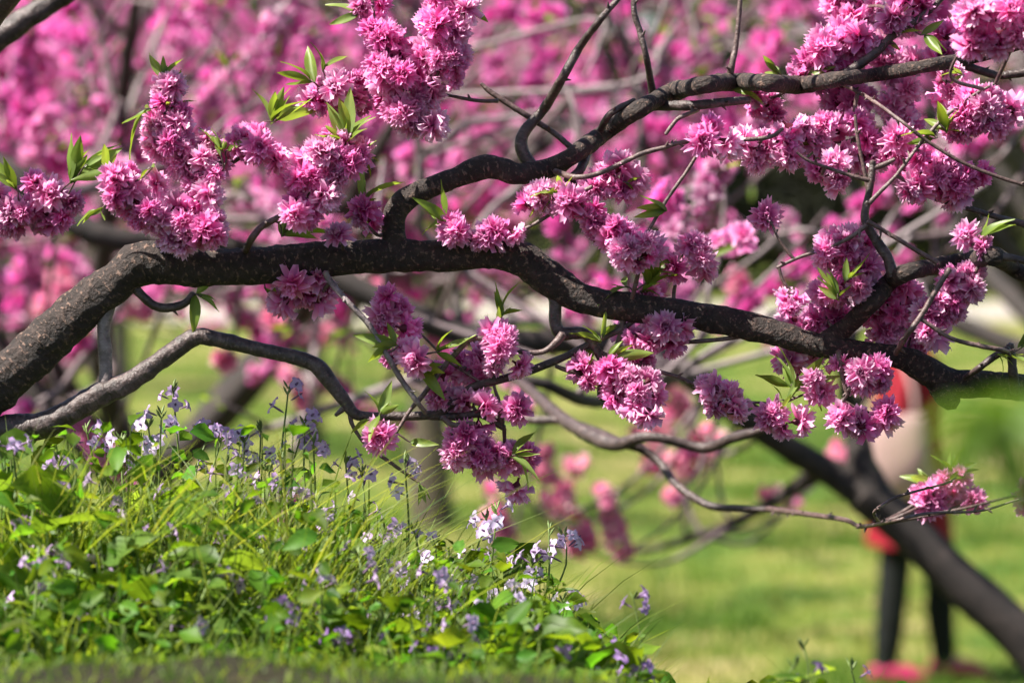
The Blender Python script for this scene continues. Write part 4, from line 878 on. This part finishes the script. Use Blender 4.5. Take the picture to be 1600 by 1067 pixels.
tones = {0: 'violet cress plant with mauve four petalled flowers on the grassy bank', 1: 'violet cress plant with pale lilac flowers on the grassy bank', 2: 'violet cress plant with deep purple flowers low on the bank'}
def cress(heads, d, tone, nleaf=6, seed=0, leafs=1.0, nf=5, label=None):
    rg = np.random.default_rng(seed)
    hp = [P(x, y, d + rg.uniform(-.03, .03)) for x, y in heads]
    c = np.mean(hp, 0); bx, by = c[0] + rg.normal(0, .025), c[1] + rg.normal(0, .04)
    bz = float(ground_z(bx, by)); B = np.array([bx, by, bz])
    mx_ = np.mean([h[0] for h in heads]); hgt = hp[0][2] - bz
    zone = 'by the old trunk' if mx_ < 170 else 'under the arched low branch' if mx_ < 480 else 'below the thin hanging twig' if mx_ < 700 else 'where the bank thins out' if mx_ < 1100 else 'alone on the slope'
    lab = '%s violet cress with %s %s, %s' % ('tall' if hgt > .24 else 'short' if hgt < .15 else 'mid height', 'two heads of' if len(heads) > 1 else 'one head of', ['mauve flowers', 'pale lilac flowers', 'deep purple flowers'][tone], zone)
    t = thing('violet_cress', lab, 'wildflower', tuple(B), 'violet cress plants with %s flowers on the bank' % ['mauve', 'lilac', 'purple'][tone])
    mb = MB(); stems = []
    for k, h in enumerate(hp):
        hb = B if k == 0 else stems[0][len(stems[0]) // 3]
        pa = spline(np.array([hb - (0, 0, .006 if k == 0 else 0), hb * .6 + h * .4 + rg.normal(0, .012, 3), hb * .25 + h * .75 + rg.normal(0, .008, 3), h]), .012)
        stems.append(pa); tube(mb, pa - B, np.linspace(.0022 if k == 0 else .0015, .0009, len(pa)), 6, col=(.14, .18, .06))
        T = pa[-1] - pa[-4]; T /= np.linalg.norm(T) + 1e-9
        for q in range(nf):
            th = q * 2.4 + rg.uniform(0, 1); tt = rg.uniform(0, .045)
            p = h - T * tt; i = max(0, len(pa) - 1 - int(tt / .012)); p = pa[i]
            dv = np.array([math.cos(th), math.sin(th) * .8 - .25, rg.uniform(.1, .7)]); dv /= np.linalg.norm(dv)
            o = obj('flower', CF[tone][q % 3], t); place(o, p + dv * .015 - B, axis_z=dv, s=rg.uniform(.6, .9), spin=rg.uniform(0, 6))
        for q in range(5):                                       # unopened buds / pods at the tip
            th = rg.uniform(0, 6.28); dv = np.array([math.cos(th) * .5, math.sin(th) * .5, .8]); s0 = h + T * rg.uniform(-.004, .004)
            tube(mb, [s0 - B, s0 + dv * .007 - B, s0 + dv * .012 - B], [.0006, .0014, .0004], 5, col=(.2, .14, .2))
    obj('stem', mb.mesh('stem', M_HSTEM), t)
    for k in range(nleaf):
        pa = stems[k % len(stems)]; u = rg.uniform(.05, .85); i = int(u * (len(pa) - 1)); th = rg.uniform(0, 6.28)
        dv = np.array([math.cos(th), math.sin(th) * .8, rg.uniform(-.1, .7)]); dv /= np.linalg.norm(dv)
        up = u > .6
        o = obj('leaf', ULEAF[k % 2] if up else HLEAF[k % 4], t)
        place(o, pa[i] - B, axis_x=dv, s=leafs * (rg.uniform(.4, .75) if up else rg.uniform(.6, 1.4)), spin=rg.uniform(-1.3, 1.3))
PL = [  # heads, depth, tone, leaves
 ([(252, 652), (232, 668)], 3.28, 1, 6), ([(352, 725), (372, 745)], 3.22, 0, 7), ([(345, 690), (325, 680)], 3.3, 0, 6), ([(136, 675)], 3.3, 0, 7), ([(92, 722)], 3.1, 0, 7), ([(78, 795)], 2.95, 0, 8), ([(450, 612)], 3.3, 0, 5), ([(476, 660)], 3.3, 0, 5), ([(490, 692), (470, 680)], 3.3, 0, 6),
 ([(382, 688), (408, 672)], 3.35, 1, 6), ([(494, 782), (470, 790)], 3.2, 0, 7), ([(600, 832), (590, 850)], 3.2, 0, 7), ([(648, 832), (680, 852)], 3.28, 1, 8), ([(632, 722)], 3.3, 1, 7), ([(776, 800), (760, 812)], 3.28, 1, 6), ([(655, 912), (662, 942)], 3.1, 1, 6), ([(832, 882), (815, 880)], 3.27, 1, 7), ([(858, 832), (880, 838)], 3.28, 1, 6),
 ([(776, 946)], 3.2, 1, 6), ([(888, 992), (880, 940)], 3.15, 1, 6), ([(990, 936)], 3.7, 2, 4), ([(505, 978), (532, 992)], 2.85, 2, 7), ([(690, 1000), (665, 1015)], 2.8, 2, 6), ([(1002, 1040), (940, 1015)], 2.9, 2, 6), ([(540, 722), (566, 742)], 3.3, 0, 5), ([(620, 892)], 3.15, 0, 6), ([(116, 958)], 2.9, 0, 6), ([(192, 945)], 2.95, 0, 6), ([(366, 902)], 2.95, 0, 6), ([(98, 875)], 2.9, 0, 6), ([(410, 912)], 3.0, 0, 6), ([(300, 740)], 3.3, 0, 7), ([(210, 700), (190, 690)], 3.25, 1, 8), ([(160, 760)], 3.05, 0, 9), ([(420, 740), (440, 720)], 3.3, 0, 7), ([(520, 830)], 3.2, 0, 7), ([(728, 915), (700, 930)], 3.2, 1, 7), ([(270, 610)], 3.35, 0, 4), ([(910, 1040)], 2.95, 1, 6), ([(1330, 1045)], 3.0, 2, 4), ([(1255, 1010), (1240, 1040)], 2.8, 2, 9), ([(20, 700)], 3.05, 0, 9), ([(60, 860)], 2.9, 0, 9), ([(250, 820)], 3.0, 0, 10), ([(330, 830)], 3.1, 0, 10), ([(450, 860)], 3.05, 0, 9), ([(560, 920)], 3.05, 0, 8), ([(820, 980)], 3.05, 1, 8), ([(740, 870)], 3.25, 1, 7)]
PL += [([(x_, y_)], max(2.88, d_), t_, 6) for x_, y_, d_, t_ in ((45, 930, 2.8, 0), (150, 870, 2.9, 0), (230, 900, 2.85, 0), (300, 960, 2.8, 0), (270, 780, 3.1, 0), (440, 960, 2.8, 2), (390, 800, 3.1, 0), (560, 870, 3.0, 0), (600, 970, 2.8, 2), (720, 980, 2.85, 0), (800, 930, 3.0, 1), (860, 1000, 2.9, 2), (330, 890, 2.9, 0), (500, 900, 2.95, 0), (30, 830, 2.95, 0), (680, 900, 3.0, 0))]
for k, (hd, d, tn, nlv) in enumerate(PL):
    cress(hd, max(d, 2.85) if hd[0][0] < 1100 else d, tn, nlv + 3, 4000 + k, nf=1 if hd[0][0] > 1100 else 4 if tn != 1 else 5, leafs=1.1)
# broad basal leaves of flowerless young plants
def rosette(px, py, d, cnt, s, seed):
    rg = np.random.default_rng(seed); c = P(px, py, d); bz = float(ground_z(c[0], c[1])); B = np.array([c[0], c[1], bz]); H = max(.03, c[2] - bz)
    zone = 'by the old trunk' if px < 170 else 'under the arched low branch' if px < 480 else 'below the thin hanging twig' if px < 700 else 'where the bank thins out'
    t = thing('leafy_herb', '%s flowerless herb with %s green leaves, %s' % ('tall' if H > .2 else 'low' if H < .12 else 'mid height', 'broad' if s > 1.1 else 'small' if s < .85 else 'medium', zone), 'herb', tuple(B), 'leafy herbs without flowers on the bank')
    mb = MB(); pa = spline(np.array([[0, 0, -.006], [rg.normal(0, .01), rg.normal(0, .01), H * .5], [rg.normal(0, .015), rg.normal(0, .015), H]]), .012); tube(mb, pa, np.linspace(.0025, .0012, len(pa)), 6, col=(.14, .18, .06)); obj('stem', mb.mesh('stem', M_HSTEM), t)
    for k in range(cnt):
        u = rg.uniform(.15, 1); th = rg.uniform(0, 6.28); dv = np.array([math.cos(th), math.sin(th), rg.uniform(-.1, .6)]); dv /= np.linalg.norm(dv)
        place(obj('leaf', HLEAF[rg.integers(4)], t), pa[int(u * (len(pa) - 1))], axis_x=dv, s=s * rg.uniform(.5, 1.3), spin=rg.uniform(-1.2, 1.2))
for k in range(64):
    rg = np.random.default_rng(5000 + k)
    px = rg.uniform(-20, 900); top = np.interp(px, [0, 150, 450, 520, 620, 860, 960], [700, 720, 740, 820, 890, 940, 1010])
    rosette(px, rg.uniform(min(top + 30, 970), 980), rg.uniform(2.85, 3.45), rg.integers(5, 9), rg.uniform(.7, 1.5), 5100 + k)
for k, (x_, y_, d_, c_, s_) in enumerate(((18, 692, 3.05, 7, 1.7), (80, 745, 3.0, 6, 1.6), (200, 820, 2.95, 6, 1.9), (275, 785, 3.1, 7, 1.7), (135, 880, 2.85, 6, 1.5), (385, 770, 3.15, 6, 1.6), (300, 885, 2.9, 6, 1.6), (30, 800, 2.9, 6, 1.7), (470, 830, 3.1, 6, 1.5), (700, 850, 3.2, 5, 1.3), (840, 990, 3.0, 6, 1.5))):
    rosette(x_, y_, max(d_, 2.95), c_, s_, 5300 + k)
# one yellow composite flower among the weeds
c = P(182, 886, 3.05); B = np.array([c[0], c[1], float(ground_z(c[0], c[1]))])
t = thing('dandelion', 'single yellow dandelion flower among the leaves on the bank', 'flower', tuple(B))
mb = MB(); tube(mb, spline(np.array([[0, 0, -.006], [.006, 0, (c[2] - B[2]) * .6], c - B]), .01), np.full(len(spline(np.array([[0, 0, -.006], [.006, 0, (c[2] - B[2]) * .6], c - B]), .01)), .0016), 6); obj('stem', mb.mesh('stem', M_HSTEM), t)
mb = MB(); rg = np.random.default_rng(8)
for k in range(60):
    v, f = petal_grid(.017 * rg.uniform(.6, 1.1), .0035, 2, 1, .1, .1, .02, rg); az = rg.uniform(0, 6.28); el = rg.uniform(.05, 1.3); x, z = v[:, 0].copy(), v[:, 2].copy(); v[:, 0] = x * math.cos(el) - z * math.sin(el); v[:, 2] = x * math.sin(el) * .6; y = v[:, 1].copy(); x = v[:, 0].copy(); v[:, 0] = x * math.cos(az) - y * math.sin(az); v[:, 1] = x * math.sin(az) + y * math.cos(az); mb.add(v, f, (.8, .55, .03))
place(obj('flower_head', mb.mesh('flower_head', M_HERB), t), c - B, axis_z=(-.1, -.5, .8), s=1.1)

# ------------------------------------------------------------------ near sapling, out of focus
c0 = P(1640, 780, 1.25); B = np.array([c0[0] + .06, c0[1], float(ground_z(c0[0] + .06, c0[1]))])
t = thing('sapling', 'green leafy shoot close by, in front of the bough end', 'sapling', tuple(B))
mb = MB(); pa = spline(np.array([B - (0, 0, .02), B * .4 + c0 * .6, c0, P(1580, 690, 1.25), P(1530, 640, 1.22)]), .02); tube(mb, pa - B, np.linspace(.006, .0015, len(pa)), 7, .1, 80); obj('stem', mb.mesh('stem', M_TWIG), t)
rg = np.random.default_rng(70)
SLEAF = [leaf_mb(.05, .013, i + 80, (.10, .20, .02), (.16, .28, .03), .3, [.3, .1][i], .03).mesh('leaf', M_LEAF) for i in range(2)]
for k in range(70):
    q = P(rg.uniform(1470, 1640), rg.uniform(600, 760), rg.uniform(1.15, 1.3)); p = pa[np.argmin(((pa - q) ** 2).sum(1))]
    dv = q - p + rg.normal(0, .006, 3); dv /= np.linalg.norm(dv)
    place(obj('leaf', SLEAF[k % 2], t), p - B, axis_x=dv, s=rg.uniform(.5, .9), spin=rg.uniform(-1, 1))

# ------------------------------------------------------------------ the person on the lawn
dp = 12.8
c = P(1415, 1052, dp); gzp = float(ground_z(c[0], c[1])); PB = np.array([c[0], c[1], gzp])
per = thing('person', 'person in a red coat and black leggings walking on the lawn behind the leaning trunk', 'person', tuple(PB))
per.rotation_euler = (0, 0, R(-12))
# local frame: +x is where the person faces, +y away from the camera, z up
SK = np.array([(0, 0, .94), (.0, 0, 1.1), (.015, 0, 1.3), (.01, 0, 1.42), (.03, 0, 1.5), (.045, 0, 1.6), (.04, 0, 1.68),      # 0-6 spine, head
      (.02, -.09, .90), (-.04, -.095, .50), (-.08, -.095, .09), (.05, -.1, .045),       # 7-10 near leg
      (.02, .09, .90), (.13, .095, .50), (.16, .095, .09), (.29, .1, .045),         # 11-14 far leg
      (.01, -.17, 1.36), (-.03, -.23, 1.1), (.10, -.2, .92), (.15, -.19, .86),     # 15-18 near arm
      (.01, .17, 1.36), (.02, .23, 1.1), (.14, .2, .93), (.19, .18, .87)])          # 19-22 far arm
ED = [(0, 1), (1, 2), (2, 3), (3, 4), (4, 5), (5, 6), (0, 7), (7, 8), (8, 9), (9, 10), (0, 11), (11, 12), (12, 13), (13, 14), (2, 15), (15, 16), (16, 17), (17, 18), (2, 19), (19, 20), (20, 21), (21, 22)]
RA = [.13, .12, .13, .06, .055, .09, .075, .085, .055, .036, .032, .085, .055, .036, .032, .055, .043, .033, .032, .055, .043, .033, .032]
me = bpy.data.meshes.new('body'); me.from_pydata([tuple(x) for x in SK], ED, []); me.update()
M_SKIN = plain('skin', (.55, .33, .25), .5, .05, 20, .05)
me.materials.append(M_SKIN)
bo = obj('body', me, per)
sk = bo.modifiers.new('skin', 'SKIN')
for i, v in enumerate(me.skin_vertices[0].data): v.radius = (RA[i], RA[i]); v.use_root = (i == 0)
ss = bo.modifiers.new('sub', 'SUBSURF'); ss.levels = 1; ss.render_levels = 2
def loft(name, rings, mat, parent=per, sides=20, amp=.04, fr=9):
    """rings: (x, y, z, rx, ry)"""
    q = spline(np.array(rings), .03); a = np.linspace(0, 2 * math.pi, sides + 1)[:-1]
    V = []
    for r in q:
        for t_ in a:
            x, y, z = r[0] + math.cos(t_) * r[3], r[1] + math.sin(t_) * r[4], r[2]
            k = 1 + amp * noise.noise((x * fr, y * fr, z * fr * .6 + 5)); V.append((r[0] + (x - r[0]) * k, r[1] + (y - r[1]) * k, z))
    f = [[i * sides + j, i * sides + (j + 1) % sides, (i + 1) * sides + (j + 1) % sides, (i + 1) * sides + j] for i in range(len(q) - 1) for j in range(sides)]
    mb = MB(); mb.add(V, f); return obj(name, mb.mesh(name, mat), parent)
def sleeve(name, pts, rad, mat, parent=per, amp=.06):
    mb = MB(); sp_ = spline(np.hstack([np.array(pts), np.array(rad)[:, None]]), .02); tube(mb, sp_[:, :3], sp_[:, 3], 16, amp, 14); return obj(name, mb.mesh(name, mat), parent)
M_RED = plain('red_wool', (.22, .003, .014), .8, .15, 40, .2)
M_BLACK = plain('black_knit', (.006, .0075, .007), .85, .2, 60, .2)
M_PINK = plain('crimson_shoe', (.42, .008, .10), .5, .1, 30, .1)
M_HAIR = plain('dark_hair', (.02, .014, .01), .5, .3, 60, .4)
loft('coat', [(.01, 0, .60, .19, .23), (.01, 0, .75, .175, .215), (.01, 0, .92, .165, .205), (.0, 0, 1.08, .145, .185), (.01, 0, 1.24, .15, .2), (.01, 0, 1.36, .125, .205), (.01, 0, 1.42, .09, .13), (.02, 0, 1.46, .07, .075)], M_RED)
sleeve('sleeve', SK[[15, 16, 17]] + [[0, .03, 0], [0, 0, 0], [-.01, 0, .01]], [.075, .062, .05], M_RED)
sleeve('sleeve', SK[[19, 20, 21]] + [[0, -.03, 0], [0, 0, 0], [-.01, 0, .01]], [.075, .062, .05], M_RED)
sleeve('legging', [(.0, -.09, .88), (-.04, -.095, .52), (-.06, -.095, .28), (-.08, -.095, .07)], [.10, .070, .064, .048], M_BLACK)
sleeve('legging', [(.04, .09, .88), (.13, .095, .52), (.14, .095, .28), (.16, .095, .07)], [.10, .070, .064, .048], M_BLACK)
for (x, y) in ((-.08, -.1), (.16, .1)):
    sleeve('shoe', [(x - .06, y, .035), (x - .02, y, .055), (x + .06, y, .05), (x + .13, y, .036), (x + .18, y, .026)], [.03, .048, .046, .042, .026], M_PINK, amp=.03)
loft('hair', [(-.02, 0, 1.40, .06, .085), (-.03, 0, 1.5, .085, .095), (.0, 0, 1.6, .112, .1), (.015, 0, 1.68, .105, .095), (.03, 0, 1.735, .06, .055), (.03, 0, 1.75, .01, .01)], M_HAIR, amp=.08)
mb = MB()
for (x, y, z, r_) in ((.135, -.035, 1.615, .009), (.135, .035, 1.615, .009)):
    tube(mb, [(x - .006, y, z), (x, y, z), (x + .004, y, z)], [.006, r_, .004], 8)
obj('eye', mb.mesh('eye', M_BLACK), per)
mb = MB(); tube(mb, [(.125, 0, 1.61), (.15, 0, 1.58), (.155, 0, 1.575)], [.008, .014, .006], 8); obj('nose', mb.mesh('nose', M_SKIN), per)
mb = MB(); tube(mb, [(.128, -.025, 1.545), (.136, 0, 1.545), (.128, .025, 1.545)], [.003, .007, .003], 8); obj('mouth', mb.mesh('mouth', M_RED), per)
for y, x0, z0 in ((-.19, .15, .865), (.18, .19, .875)):
    for k in range(5):
        dx = [.0, .012, .014, .012, .03][k]; dy = [-.025, -.01, .008, .024, .03][k]; ln = [.055, .07, .075, .065, .045][k]
        mb = MB(); tube(mb, [(x0 + dx - .01, y + dy, z0), (x0 + dx + .008, y + dy, z0 - ln * .5), (x0 + dx - .004, y + dy * .9, z0 - ln)], [.011, .0095, .007], 8); obj('finger', mb.mesh('finger', M_SKIN), per)
# cream shoulder bag on the near side
bc = PB + np.array([-.10, -.28, 1.02])
bag = thing('shoulder_bag', 'large cream shoulder bag worn by the person in red', 'bag', tuple(bc))
M_CREAM = plain('cream_canvas', (.42, .27, .26), .8, .08, 30, .2)
loft('pouch', [(0, 0, -.2, .10, .03), (0, 0, -.19, .135, .06), (0, 0, -.08, .165, .085), (0, 0, .06, .155, .07), (0, 0, .14, .14, .04), (0, 0, .145, .13, .02)], M_CREAM, bag, amp=.08)
for s in (-1, 1):
    sleeve('strap', [(s * .10, 0, .12), (s * .085, .02, .26), (s * .03, .10, .42), (0, .16, .44)], [.01, .01, .01, .01], M_CREAM, bag, 0)
